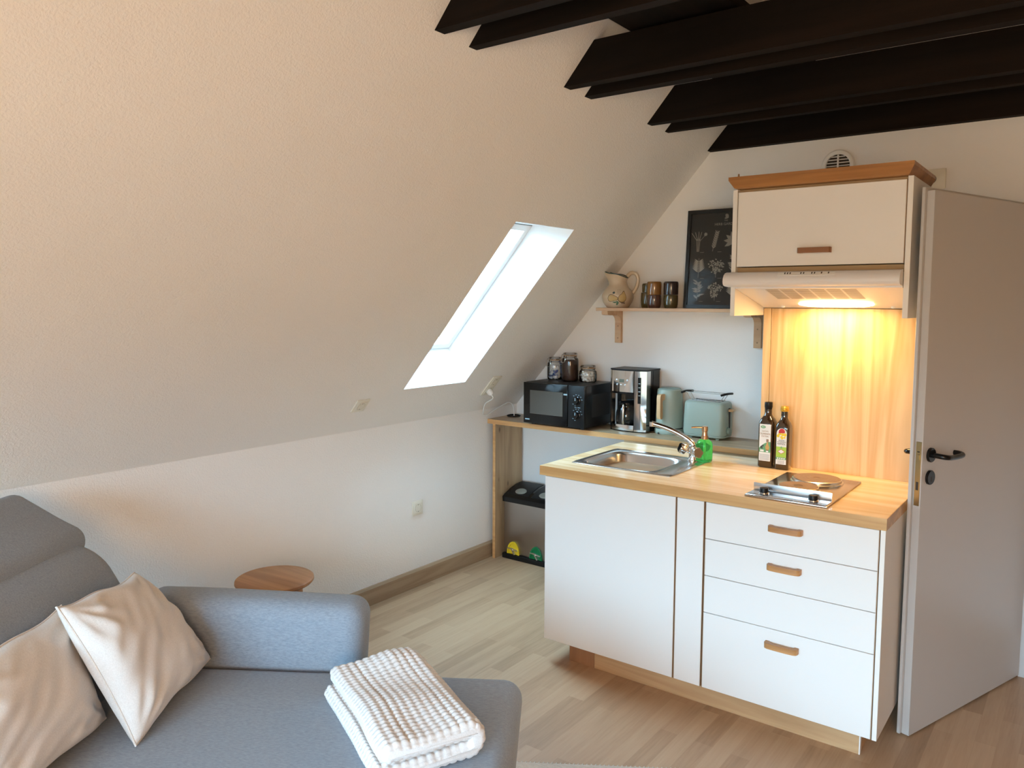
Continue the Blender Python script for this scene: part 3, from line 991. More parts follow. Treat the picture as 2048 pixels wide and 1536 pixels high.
# clip-top jars on the microwave
def jar(loc, r, h, label):
    t = thing('clip_top_jar', label, 'jar', loc, 0, 'clip-top glass jars on the microwave')
    x, y, z = loc
    nk = h - .030
    G().lathe([(0, .002), (r * .86, .001), (r * .97, .006), (r, .016), (r, nk - .022), (r * .96, nk - .008), (r * .80, nk), (r * .80, nk + .010)], loc, 40).obj('glass_body', 'glass', t, 60)
    G().lathe([(r * .72, nk + .0085), (r * .82, nk + .0085), (r * .835, nk + .0115), (r * .82, nk + .0145), (r * .72, nk + .0145)], loc, 40).obj('seal_ring', plain('amber_rubber_seal', (0.36, 0.22, 0.12), 0.6), t)
    G().lathe([(r * .84, nk + .0150), (r * .84, nk + .022), (r * .80, h - .003), (r * .55, h), (0, h)], loc, 40).obj('lid', 'glass', t, 60)
    g = G()
    g.tube([(x + r * .83 * math.cos(2 * PI * k / 30), y + r * .83 * math.sin(2 * PI * k / 30), z + nk - .001) for k in range(30)], .0014, 6, closed=True)
    g.tube([(x + r * .86 * math.cos(2 * PI * k / 30), y + r * .86 * math.sin(2 * PI * k / 30), z + nk + .0195) for k in range(30)], .0014, 6, closed=True)
    fx, fy = x - r * .35, y - r * .80
    g.tube([(fx - .010, fy, z + nk + .021), (fx - .013, fy - .010, z + nk + .002), (fx - .010, fy - .014, z + nk - .026), (fx + .010, fy - .010, z + nk - .026), (fx + .013, fy - .008, z + nk + .002), (fx + .010, fy + .002, z + nk + .021)], .0015, 6, smooth=5)
    g.obj('wire_clip', 'chrome', t)
    return t


J1, J2, J3 = (0.366, -0.105, MZ1), (0.490, -0.130, MZ1), (0.606, -0.115, MZ1)
jar(J1, .047, .137, 'clip-top glass jar of blue and white creamer cups on the microwave')
jar(J2, .050, .170, 'tallest clip-top glass jar, full of brown ground coffee')
jar(J3, .052, .101, 'short clip-top glass jar of white sugar cubes on the microwave')
o = G().lathe([(0, .003), (.042, .003), (.0475, .012), (.0480, .020), (.0480, .108), (.040, .122), (.02, .126), (0, .124)], J2, 36).obj('ground_coffee', 'coffee')
tag(o, 'brown ground coffee filling the tallest glass jar', 'coffee', None, 'stuff')
# creamer cups (one built, the others copied)
cr0 = None
for k, (dx, dy, dz, a, tt) in enumerate([(-.018, -.016, .006, 0, .25), (.018, -.014, .006, 2.1, -.2), (0, .018, .006, 4, .1), (-.016, .006, .031, 1, 1.1), (.017, -.002, .034, 3, -.7), (-.004, -.020, .036, 5, .9), (.006, .012, .058, .5, -.9), (-.014, -.006, .066, 2.5, .7)]):
    loc = (J1[0] + dx, J1[1] + dy, J1[2] + dz)
    lab = 'small blue and white creamer cup in the leftmost clip-top jar'
    if cr0 is None:
        cr0 = thing('creamer_cup', lab, 'creamer cup', loc, 0, 'creamer cups in the glass jar')
        G().lathe([(0, 0), (.0110, 0), (.0150, .016), (.0165, .0165)], n=20).obj('cup', 'creamer', cr0, local=True)
        G().lathe([(0, .0175), (.010, .0175), (.0172, .0172), (.0172, .0162)], n=20).obj('foil_lid', 'blue', cr0, local=True)
        o = cr0
    else:
        o = dup(cr0, loc, lab)
    o.rotation_euler = (tt, .2 * (k % 3), a)
sg0 = None
rn = random.Random(3)
for k in range(46):
    lay = k // 12
    a = k * 2.4
    rr = .012 + .028 * ((k * 37) % 12) / 12
    loc = (J3[0] + rr * math.cos(a), J3[1] + rr * math.sin(a), J3[2] + .010 + lay * .0145)
    lab = 'white sugar cube heaped in the short clip-top jar'
    if sg0 is None:
        g = G().box(-.0075, .0075, -.0075, .0075, -.0065, .0065, .0015, 2)
        sg0 = g.obj('sugar_cube', 'sugar')
        sg0.location = loc
        tag(sg0, lab, 'sugar cube', 'sugar cubes in the glass jar')
        o = sg0
    else:
        o = sg0.copy()
        C.objects.link(o)
        o.location = loc
    o.rotation_euler = (rn.random() * .8, rn.random() * .8, rn.random() * 3)

# coffee maker
KX0, KX1, KY, KB = 0.802, 1.028, -0.212, -0.030
t = thing('coffee_maker', 'black and chrome filter coffee maker with glass carafe', 'coffee maker', (0.915, -0.12, CZ))
fr = lambda x, o_=0.0: KY + .022 * ((x - .915) / .113) ** 2 + o_


def front(g, xa, xb, z0, z1, yb, o_=0.0, n=12):
    pts = [(xa + (xb - xa) * k / n, fr(xa + (xb - xa) * k / n, o_)) for k in range(n + 1)] + [(xb, yb), (xa, yb)]
    return g.prism(pts, z0, z1, lambda a, b_, c: (a, b_, c))


g = G()
front(g, KX0 + .001, KX1 - .001, CZ + .003, CZ + .012, KB, .003)
g.box(KX0 + .002, KX1 - .002, -0.115, KB, CZ + .012, 1.2145)
front(g, KX0 + .002, KX1 - .002, 1.083, 1.2145, -0.11, .006)
front(g, KX0 + .012, KX1 - .07, CZ + .012, CZ + .030, -0.11, .010)
g.obj('housing', 'gloss', t)
g = G()
front(g, KX0 - .0015, KX1 + .0015, 1.2145, 1.2225, KB - .001, -.001)
g.obj('lid', 'black', t)
g = G()
front(g, KX0 + .014, 0.956, 1.0950, 1.2130, fr(.88) + .012)
fp = g.obj('front_panel', 'chrome', t, 50)
G().box(.868, .898, fr(.883) - .0015, fr(.883) + .004, 1.148, 1.166).obj('display', 'screen', fp)
for x, z in ((.848, 1.160), (.920, 1.160), (.852, 1.134), (.879, 1.134), (.906, 1.134)):
    G().lathe([(0, 0), (.0055, 0), (.005, .003), (0, .004)], n=16, mx=Matrix.Translation((x, fr(x) + .001, z)) @ RY).obj('button', 'alu', fp)
g = G()
front(g, KX0, KX0 + .010, CZ + .012, 1.2135, -.150, 0, 3)
g.obj('trim_strip', 'chrome', t)
g = G()
front(g, 0.962, KX1, CZ + .006, 1.2135, -.145, -.001, 8)
rc = g.obj('water_column', 'chrome', t, 50)
g = G()
front(g, .982, .999, 1.035, 1.180, fr(.99) + .004, -.003, 3)
wg = g.obj('water_gauge', 'gloss', rc)
g = G()
for k in range(4):
    front(g, .985, .996, 1.145 - k * .022, 1.147 - k * .022, fr(.99) + .002, -.0034, 2)
g.obj('level_marking', 'alu', wg)
g = G()
front(g, KX0 + .013, 0.958, CZ + .007, CZ + .038, fr(.88) + .02, .001)
g.obj('base_trim', 'chrome', t, 50)
kc = (0.884, -0.152, CZ + .031)
ca = G().lathe([(0, 0), (.050, 0), (.056, .006), (.060, .030), (.058, .070), (.048, .100), (.043, .112), (.046, .118)], kc, 36).obj('carafe', 'glass', t, 60)
G().lathe([(.047, .117), (.047, .128), (.030, .136), (0, .138)], kc, 30).obj('carafe_lid', 'gloss', ca)
G().lathe([(0, .002), (.052, .002), (.054, .012), (0, .012)], kc, 30).obj('coffee_rest', 'gloss', ca)
G().tube([(kc[0] + .012, kc[1] - .044, kc[2] + .122), (kc[0] + .018, kc[1] - .066, kc[2] + .118), (kc[0] + .020, kc[1] - .074, kc[2] + .085), (kc[0] + .019, kc[1] - .073, kc[2] + .030), (kc[0] + .016, kc[1] - .062, kc[2] + .014)], [.007, .008, .0085, .0085, .006], 12, smooth=5).obj('carafe_handle', 'chrome', ca)

# kettle
QX, QY = 1.118, -0.088
t = thing('electric_kettle', 'sage green electric kettle with light wooden handle', 'kettle', (QX, QY, CZ))
G().lathe([(0, .001), (.078, .001), (.080, .006), (.080, .020), (.076, .028), (.070, .030), (0, .030)], (QX, QY, CZ), 44).obj('base', 'sage', t)
G().box(QX - .030, QX - .022, QY - .0815, QY - .076, CZ + .001, CZ + .010).obj('cable_notch', 'matt', t)
G().lathe([(0, .031), (.0735, .031), (.0735, .0345), (.0755, .036), (.0735, .12), (.0690, .230), (.066, .243), (.060, .2475)], (QX, QY, CZ), 48).obj('body', 'sage', t)
ld = G().lathe([(.0595, .247), (.058, .250), (.030, .253), (0, .254)], (QX, QY, CZ), 40).obj('lid', 'sage_d', t)
G().lathe([(.074, .030), (.0742, .0335), (.0735, .035)], (QX, QY, CZ), 40).obj('base_seam', 'matt', t)
dv = Vector((-.10, -1, 0)).normalized()
sv = Vector((-dv.y, dv.x, 0))
prof = [(.062, .222), (.104, .224), (.113, .216), (.116, .200), (.114, .100), (.108, .088), (.098, .086), (.090, .094), (.089, .110), (.090, .182), (.086, .190), (.066, .192)]
G().prism(prof, -.0115, .0115, lambda a, b_, c: Vector((QX, QY, CZ)) + dv * a + sv * c + Vector((0, 0, b_))).obj('handle', 'knob_wood', t, 50)

# toaster
TX0, TX1, TY0, TY1, TZ0, TZ1 = 1.226, 1.466, -0.170, -0.020, CZ + .009, 1.070
t = thing('toaster', 'sage green two-slot toaster with wire bun rack', 'toaster', (1.346, -0.095, CZ))
rings = []
cx, cy, hx, hy = (TX0 + TX1) / 2, (TY0 + TY1) / 2, (TX1 - TX0) / 2, (TY1 - TY0) / 2
for z, q in ((TZ0 + .012, -.006), (TZ0 + .013, -.003), (TZ0 + .03, 0), (TZ0 + .10, -.002), (TZ1 - .014, -.005), (TZ1 - .004, -.009), (TZ1, -.016)):
    rings.append(rring(hx + q, hy + q, z, (cx, cy), 5.5, 56))
G().loft(rings).obj('housing', 'sage', t, 40)
G().loft([rring(hx - .010, hy - .010, TZ0, (cx, cy), 5.5, 56), rring(hx - .003, hy - .003, TZ0 + .006, (cx, cy), 5.5, 56), rring(hx - .003, hy - .003, TZ0 + .0115, (cx, cy), 5.5, 56)]).obj('base', 'sage', t)
G().box(cx - .085, cx + .075, cy - .038, cy - .008, TZ1 - .0005, TZ1 + .0012).box(cx - .085, cx + .075, cy + .010, cy + .040, TZ1 - .0005, TZ1 + .0012).obj('bread_slot', 'matt', t)
g = G()
for y in (cy - .043, cy - .005, cy + .043):
    g.tube([(cx - .088, y, TZ1 + .002), (cx + .078, y, TZ1 + .002)], .002, 6)
g.obj('slot_wire', 'steel', t)
for sx, x in (('l', TX0 + .022), ('r', TX1 - .030)):
    G().tube([(x - .03, cy - .058, TZ1 + .042), (x - .02, cy - .02, TZ1 + .047), (x - .004, cy + .030, TZ1 + .044)] if sx == 'l' else [(x + .004, cy - .058, TZ1 + .040), (x + .022, cy - .02, TZ1 + .046), (x + .030, cy + .030, TZ1 + .044)], .0062, 10, smooth=4).obj('rack_grip', 'black', t)
g = G()
for y, dz in ((cy - .035, .044), (cy + .012, .046)):
    g.tube([(TX0 + .004, y, TZ1 + dz), (TX1 - .012, y, TZ1 + dz - .001)], .0016, 6)
for x in (TX0 + .030, TX1 - .050):
    for y in (cy - .035, cy + .012):
        g.tube([(x - .02 + (.055 if x > cx else 0), y, TZ1 + .043), (x + .008, y, TZ1 - .001)], .0015, 6)
g.obj('bun_rack', 'steel', t)
G().box(TX1 - .006, TX1 + .002, cy - .006, cy + .006, TZ0 + .05, TZ1 - .03).obj('lever_slot', 'matt', t)
lv = G().box(TX1 - .002, TX1 + .024, cy - .022, cy + .006, TZ1 - .048, TZ1 - .034, .006, 3).obj('lever', 'knob_wood', t)
mx = Matrix.Translation((TX1 - .003, cy - .022, TZ0 + .040)) @ Matrix.Rotation(PI / 2, 4, 'Y')
dl = G().lathe([(0, 0), (.022, 0), (.022, .003), (.017, .005), (.016, .017), (0, .018)], n=28, mx=mx).obj('browning_dial', 'sage_d', t)
for x in (TX0 + .045, TX1 - .045):
    for y in (TY0 + .028, TY1 - .028):
        G().lathe([(0, 0), (.010, 0), (.012, .012), (0, .012)], (x, y, CZ - .0003), 14).obj('foot', 'sage_d', t)

g = G()
g.tube([(1.029, -.035, .975), (1.036, -.028, .965), (1.040, -.018, .93), (1.036, -.012, .89), (1.034, -.020, .877), (1.040, -.010, .8762)], .003, 8, smooth=6)
g.tube([(1.029, -.06, .885), (1.033, -.075, .877), (1.034, -.07, .884), (1.034, -.05, .90), (1.031, -.03, .905)], .003, 8, smooth=6)
tag(g.obj('black_power_cable', 'black'), 'thin black power cable between coffee maker and kettle', 'cable')

# ------------------------------------------------------------------ oil bottles
OZ = ZT


def bottle(x, y, w_, h, sh, label, neck, cap, name='oil_bottle'):
    t = thing(name, label, 'bottle', (x, y, OZ), 0, 'oil bottles beside the hob')
    a = w_ / 2
    rings = [rring(a * .90, a * .90, OZ + .0005, (x, y), 6, 40), rring(a, a, OZ + .006, (x, y), 6.5, 40), rring(a, a, OZ + sh - .012, (x, y), 6.5, 40), rring(a * .97, a * .97, OZ + sh, (x, y), 5, 40),
             rring(a * .84, a * .84, OZ + sh + .013, (x, y), 3.4, 40), rring(a * .60, a * .60, OZ + sh + .024, (x, y), 2.5, 40), rring(a * .46, a * .46, OZ + sh + .034, (x, y), 2, 40),
             rring(neck, neck, OZ + sh + .048, (x, y), 2, 40), rring(neck * .95, neck * .95, OZ + h - .022, (x, y), 2, 40)]
    G().loft(rings).obj('glass_body', 'oil', t, 50)
    if cap == 'black':
        g = G().lathe([(0, h - .030), (neck * 1.02, h - .030), (neck * 1.02, h - .024), (neck * 1.12, h - .022), (neck * 1.12, h - .004), (neck * 1.06, h), (neck * .7, h - .003), (0, h - .003)], (x, y, OZ), 30)
        g.obj('cap', 'black', t)
    else:
        pr = [(0, h - .022), (neck * 1.15, h - .022)]
        for k in range(3):
            z = h - .020 + k * .0055
            pr += [(neck * 1.22, z), (neck * 1.22, z + .0035), (neck * 1.12, z + .0045)]
        g = G().lathe(pr + [(neck * 1.1, h), (0, h)], (x, y, OZ), 30)
        g.obj('cap', 'goldcap', t)
    return t, y - a


B1X, B1Y, B2X, B2Y = 1.869, -0.684, 1.941, -0.690
RT = (PI / 2, 0, 0)
t, yf_ = bottle(B1X, B1Y, .066, .283, .198, 'taller dark oil bottle with black cap and white label', .0150, 'black')
yl = yf_ - .0006
lb = G().box(B1X - .0245, B1X + .0245, yl, yf_ + .0004, OZ + .030, OZ + .190).obj('label', 'paper', t)
q = lambda n, m_, x0, x1, z0, z1, d=.0004: G().box(B1X + x0, B1X + x1, yl - d, yl, OZ + z0, OZ + z1).obj(n, m_, lb)
hill = [(-.0245, .068), (.0245, .068), (.0245, .115)] + [(.0245 - .049 * k / 10, .115 - .030 * (k / 10) ** 2) for k in range(1, 11)]
G().prism([(B1X + a, OZ + b_) for a, b_ in hill], yl - .0004, yl).obj('printed_hill', 'lgreen', lb)
G().prism([(B1X - .009 + .011 * math.cos(a * PI / 8), OZ + .178 + .0062 * math.sin(a * PI / 8)) for a in range(16)], yl - .0004, yl).obj('printed_emblem', 'lgreen', lb)
G().prism([(B1X + .010 + a, OZ + b_) for a, b_ in ((-.004, .076), (.006, .076), (.010, .090), (.005, .104), (.004, .112), (-.002, .112), (-.003, .104), (-.008, .092))], yl - .0008, yl - .0004).obj('printed_jug', 'ltan', lb)
q('printed_stopper', 'inkbrown', .006, .016, .113, .126, .0006)
g = G()
for x, z, r in ((-.014, .092, .0040), (-.008, .096, .0038), (-.012, .086, .0036), (-.018, .088, .0030)):
    g.prism([(B1X + x + r * math.cos(a * PI / 5), OZ + z + r * math.sin(a * PI / 5)) for a in range(10)], yl - .0008, yl - .0004)
g.obj('printed_olives', 'ink', lb)
q('printed_badge', 'paper', -.020, -.004, .0705, .0785, .0008)
q('printed_badge', 'paper', .006, .016, .0695, .0785, .0008)
g = G()
for k in range(6):
    g.box(B1X - .0215, B1X + .0215, yl - .0003, yl, OZ + .034 + k * .0046, OZ + .0362 + k * .0046)
g.obj('small_print', 'lgrey', lb)
for s_, z, sz, c_ in (('BIO', .178, .0075, 'paper'), ('NATIVES', .1595, .0072, 'inkbrown'), ('OLIVENÖL', .1485, .0098, 'inkbrown'), ('EXTRA', .1375, .0098, 'inkbrown')):
    text('lettering', s_, sz, (B1X + (-.009 if s_ == 'BIO' else 0), yl - .0006, OZ + z), RT, c_, lb)

t, yf_ = bottle(B2X, B2Y, .060, .272, .188, 'shorter dark oil bottle with gold cap and yellow-green label', .0140, 'gold')
yl = yf_ - .0006
lb = G().prism([(B2X - .0215, OZ + .024), (B2X + .0215, OZ + .024), (B2X + .0215, OZ + .158)] + [(B2X + a, OZ + b_) for a, b_ in arc(0, .158, .0215, 0, 180, 12)][1:-1] + [(B2X - .0215, OZ + .158)], yl, yf_ + .0004).obj('label', 'paper', t)
G().box(B2X - .0215, B2X + .0215, yl - .0003, yl, OZ + .045, OZ + .100).obj('printed_field', 'lime', lb)
G().box(B2X - .0215, B2X + .0215, yl - .0005, yl - .0003, OZ + .045, OZ + .055).obj('printed_band', 'lgreen', lb)
rr_ = random.Random(5)
g = G()
for k in range(11):
    x, z, r = -.016 + .032 * rr_.random(), .136 + .022 * rr_.random(), .0038 + .003 * rr_.random()
    dd = .0003 + .00004 * k
    g.prism([(B2X + x + r * math.cos(a * PI / 5), OZ + z + r * math.sin(a * PI / 5)) for a in range(10)], yl - dd, yl)
g.obj('printed_blossom', 'lyellow', lb)
G().prism([(B2X + a, OZ + b_) for a, b_ in ((-.013, .158), (.013, .160), (.013, .170), (.006, .178), (-.004, .178), (-.012, .171))], yl - .0008, yl - .0002).obj('printed_emblem', 'red', lb)
G().prism([(B2X, OZ + .090), (B2X + .016, OZ + .0795), (B2X, OZ + .069), (B2X - .016, OZ + .0795)], yl - .0006, yl - .0003).obj('printed_diamond', 'red', lb)
G().prism([(B2X, OZ + .0880), (B2X + .0132, OZ + .0795), (B2X, OZ + .0710), (B2X - .0132, OZ + .0795)], yl - .0008, yl - .0006).obj('printed_diamond', 'paper', lb)
G().prism([(B2X - .005, OZ + .094), (B2X + .005, OZ + .094), (B2X, OZ + .103)], yl - .0006, yl - .0003).obj('printed_leaf', 'lgreen', lb)
g = G()
for k in range(4):
    g.prism([(B2X - .0135 + .009 * k + .0032 * math.cos(a * PI / 5), OZ + .050 + .0032 * math.sin(a * PI / 5)) for a in range(10)], yl - .0008, yl - .0005)
g.obj('printed_badge', 'paper', lb)
g = G()
for k in range(9):
    g.box(B2X - .014 + .0033 * k, B2X - .0125 + .0033 * k, yl - .0003, yl, OZ + .026, OZ + .042)
g.obj('barcode', 'lgrey', lb)
for s_, z, sz, c_ in (('NATIVES', .127, .0065, 'ink'), ('KALTGEPRESSTES', .1205, .0048, 'ink'), ('RAPSÖL', .1120, .0095, 'ink')):
    text('lettering', s_, sz, (B2X, yl - .0005, OZ + z), RT, c_, lb)

# ================================================================== wall shelf and what stands on it
SHZ = 1.5615
t = thing('wall_shelf', 'narrow beech wall shelf on two wooden brackets', 'shelf', (1.2, -0.1, SHZ - .018))
G().box(0.704, 1.76, -0.200, -0.001, SHZ - .018, SHZ, .001, 1).obj('shelf_board', 'shelf', t)
for bx_, lab in ((0.748, None), (1.574, None)):
    p = [(-.001, 1.357), (-.020, 1.357), (-.022, 1.362), (-.022, 1.478)] + [(-.062 + .040 * math.cos(math.radians(a)), 1.478 + .040 * math.sin(math.radians(a))) for a in (15, 30, 45, 60, 75, 90)] + [(-.150, 1.5185), (-.175, 1.5225), (-.178, 1.5430), (-.001, 1.5430)]
    br = G().prism(p, bx_ - .0195, bx_ + .0195, lambda a, b_, c: (c, a, b_)).obj('bracket', 'shelf', t)
    g = G()
    for z in (1.385, 1.455):
        g.lathe([(0, 0), (.004, 0), (.0035, .0012), (0, .0014)], n=12, mx=Matrix.Translation((bx_, -.022, z)) @ RY)
    g.obj('screw', 'gapw', br)

# pitcher
PX, PY = 0.792, -0.108
t = thing('pitcher', 'cream ceramic pitcher with painted pears on the wall shelf', 'pitcher', (PX, PY, SHZ))
PR = [(.056, 0), (.062, .003), (.070, .014), (.083, .034), (.090, .056), (.0885, .076), (.078, .096), (.062, .114), (.0525, .130), (.0500, .146), (.0530, .164), (.0580, .178), (.0590, .190)]


def prad(z):
    for (r0, z0), (r1, z1) in zip(PR, PR[1:]):
        if z <= z1:
            f_ = (z - z0) / (z1 - z0)
            return r0 + (r1 - r0) * f_
    return PR[-1][0]


SPA = math.radians(190)                    # direction of the spout


def ppt(a, z, o_=0.0):
    r = prad(z) + o_
    d = math.cos(a - SPA)
    k = max(0, (z - .135) / .055)
    sp_ = max(0, d) ** 5
    r *= 1 + .42 * k * sp_ - .03 * k * max(0, -d)
    zz = z + k * k * (.014 * sp_ - .020 * (max(0, -d + .2)) ** 2 * .6 + .004 * d)
    return Vector((PX + r * math.cos(a), PY + r * math.sin(a), SHZ + zz))


n = 64
zs = [0, .003] + [.006 + .184 * k / 30 for k in range(31)]
rings = [[ppt(2 * PI * k / n, z) for k in range(n)] for z in zs]
inner = [[ppt(2 * PI * k / n, z, -.0045) for k in range(n)] for z in reversed(zs[4:])]
g = G().loft(rings + inner)
g.obj('body', 'ceramic', t, 60)
rim = [ppt(2 * PI * k / n, .190, -.002) for k in range(n)]
G().tube(rim, .0032, 8, closed=True).obj('rim_band', 'teal', t)
ha = SPA + PI
hd = Vector((math.cos(ha + .35), math.sin(ha + .35), 0))
ct = Vector((PX, PY, SHZ))
hp = [ct + hd * .052 + Vector((0, 0, .176)), ct + hd * .072 + Vector((0, 0, .196)), ct + hd * .100 + Vector((0, 0, .192)), ct + hd * .113 + Vector((0, 0, .160)), ct + hd * .106 + Vector((0, 0, .120)), ct + hd * .092 + Vector((0, 0, .094)), ct + hd * .082 + Vector((0, 0, .080))]
G().tube(hp, [.0085, .0085, .008, .0078, .0075, .007, .0065], 14, smooth=6, flat=1.35).obj('handle', 'ceramic', t)
CA = math.atan2(-4.064 - PY, 3.01 - PX)    # side facing the room


def decal(name, poly, mtl, off=.0007, rings_=5):
    c = (sum(p[0] for p in poly) / len(poly), sum(p[1] for p in poly) / len(poly))
    pt = lambda a, z: ppt(CA + a / .085, z, off)
    rg = [[pt(c[0] + (p[0] - c[0]) * k / rings_, c[1] + (p[1] - c[1]) * k / rings_) for p in poly] for k in range(rings_, 0, -1)]
    return G().loft(rg, caps=False).add([v for v in rg[-1]], [tuple(range(len(poly)))]).obj(name, mtl, t, 60)


def sm(pts, n_=5):
    return [(p.x, p.y) for p in catmull([(a, b_, 0) for a, b_ in pts], n_, True)]


pear1 = sm([(-.046, .052), (-.040, .067), (-.026, .070), (-.012, .063), (-.003, .058), (.0, .050), (-.006, .044), (-.018, .042), (-.032, .039), (-.043, .041)])
pear2 = sm([(.003, .053), (.008, .066), (.018, .074), (.026, .084), (.032, .085), (.034, .074), (.038, .060), (.037, .045), (.026, .035), (.012, .037), (.004, .045)])
for nm, pp in (('painted_pear', pear1), ('painted_pear', pear2)):
    pp = [(a * 1.18, .052 + (b_ - .052) * 1.15) for a, b_ in pp]
    cx_ = sum(p[0] for p in pp) / len(pp)
    cy_ = sum(p[1] for p in pp) / len(pp)
    decal('pear_outline', [(cx_ + (a - cx_) * 1.10, cy_ + (b_ - cy_) * 1.13) for a, b_ in pp], 'brownline', .0005)
    decal(nm, pp, 'pear', .0009)
for pp in ([(-.030, .033), (-.012, .035), (-.002, .039), (-.010, .028), (-.022, .027)], [(-.004, .038), (.006, .032), (.004, .022), (-.006, .014), (-.010, .022), (-.006, .030)]):
    decal('painted_leaf', sm(pp), 'leafp', .0008)
decal('painted_berry', sm([(-.030, .085), (-.022, .091), (-.016, .086), (-.018, .079), (-.027, .079)]), 'teal', .0008)
for a in range(9):
    x, z = -.006 + .008 * (a % 3) + .002 * (a // 3), .074 + .011 * (a // 3)
    decal('brush_stroke', [(x, z), (x + .0022, z + .001), (x + .004, z + .006), (x + .0028, z + .006)], 'brownline', .0008, 1)
for x, w_ in ((.026, .004), (.034, .005), (.042, .006)):
    decal('brush_stroke', sm([(x - w_ * .6, .026), (x, .031), (x + w_ * .6, .027), (x, .022)], 3), 'brownline', .0008, 2)

# stacked stoneware cups
cups = [(0.964, -0.068, 0.0, 'olive', 1.0, False, 'olive green stoneware cup at the bottom of the left stack'),
        (0.964, -0.068, .086, 'olive', .88, True, 'olive green stoneware cup turned over on top of the left stack'),
        (1.032, -0.130, 0.0, 'plum', 1.0, False, 'plum brown stoneware cup at the bottom of the middle stack'),
        (1.032, -0.130, .072, 'amber', 1.0, True, 'amber brown stoneware cup on top of the middle stack'),
        (1.123, -0.112, 0.0, 'olive', 1.0, False, 'shiny olive stoneware cup at the bottom of the right stack'),
        (1.123, -0.112, .072, 'dkbrown', 1.0, True, 'dark brown stoneware cup on top of the right stack')]
for x, y, dz, mt_, q_, up_, lab in cups:
    t = thing('stoneware_cup', lab, 'cup', (x, y, SHZ + dz), 0, 'stacked stoneware cups on the wall shelf')
    if up_:
        h = .050 if q_ < 1 else .072
        r = .0400 * q_
        pr = [(0, h), (r * .90, h), (r * .97, h - .004), (r, h - .012), (r * .985, .004), (r * .96, .0006), (r * .86, .0006), (r * .88, h - .008), (0, h - .008)]
    else:
        h = .0855 if dz == 0 and x < 1.0 else .0715
        r = .0415 if x < 1.0 else .0395
        pr = [(0, 0), (r * .80, 0), (r * .86, .003), (r * .97, .020), (r * 1.0, .045), (r * .985, h - .003), (r * .96, h), (r * .88, h), (r * .88, .010), (0, .008)]
    G().lathe(pr, (x, y, SHZ + dz), 36).obj('cup_body', mt_, t, 50)

# poster leaning on the shelf
t = thing('herb_poster', 'black framed chart of pale herb drawings leaning on the shelf', 'picture', (1.385, -0.058, SHZ))
LM = Matrix.Translation((1.178, -0.062, SHZ)) @ Matrix.Rotation(-0.072, 4, 'X')
FW, FH, FB = 0.425, 0.527, 0.019
G().box(0, FW, .004, .012, .001, FH, mx=LM).obj('backing', 'matt', t)
g = G()
for a in ((0, FW, 0, FB), (0, FW, FH - FB, FH), (0, FB, FB, FH - FB), (FW - FB, FW, FB, FH - FB)):
    g.box(a[0], a[1], -.012, .012, a[2], a[3], mx=LM)
fr_ = g.obj('frame', 'frame', t)
pp_ = G().box(FB, FW - FB, .0, .004, FB, FH - FB, mx=LM).obj('poster_print', 'poster', t)
rp = random.Random(11)
g = G()


def leaf(x, z, a, l_, w_):
    ca_, sa_ = math.cos(a), math.sin(a)
    pts = [(0, 0), (l_ * .3, w_ * .5), (l_ * .65, w_ * .42), (l_, 0), (l_ * .65, -w_ * .42), (l_ * .3, -w_ * .5)]
    g.add([(x + p * ca_ - q_ * sa_, -.0004, z + p * sa_ + q_ * ca_) for p, q_ in pts], [tuple(range(6))], LM)


def stem(x0, z0, x1, z1, w_):
    dx, dz = x1 - x0, z1 - z0
    l_ = math.hypot(dx, dz)
    nx, nz = -dz / l_ * w_ / 2, dx / l_ * w_ / 2
    g.add([(x0 + nx, -.0003, z0 + nz), (x0 - nx, -.0003, z0 - nz), (x1 - nx, -.0003, z1 - nz), (x1 + nx, -.0003, z1 + nz)], [(0, 1, 2, 3)], LM)


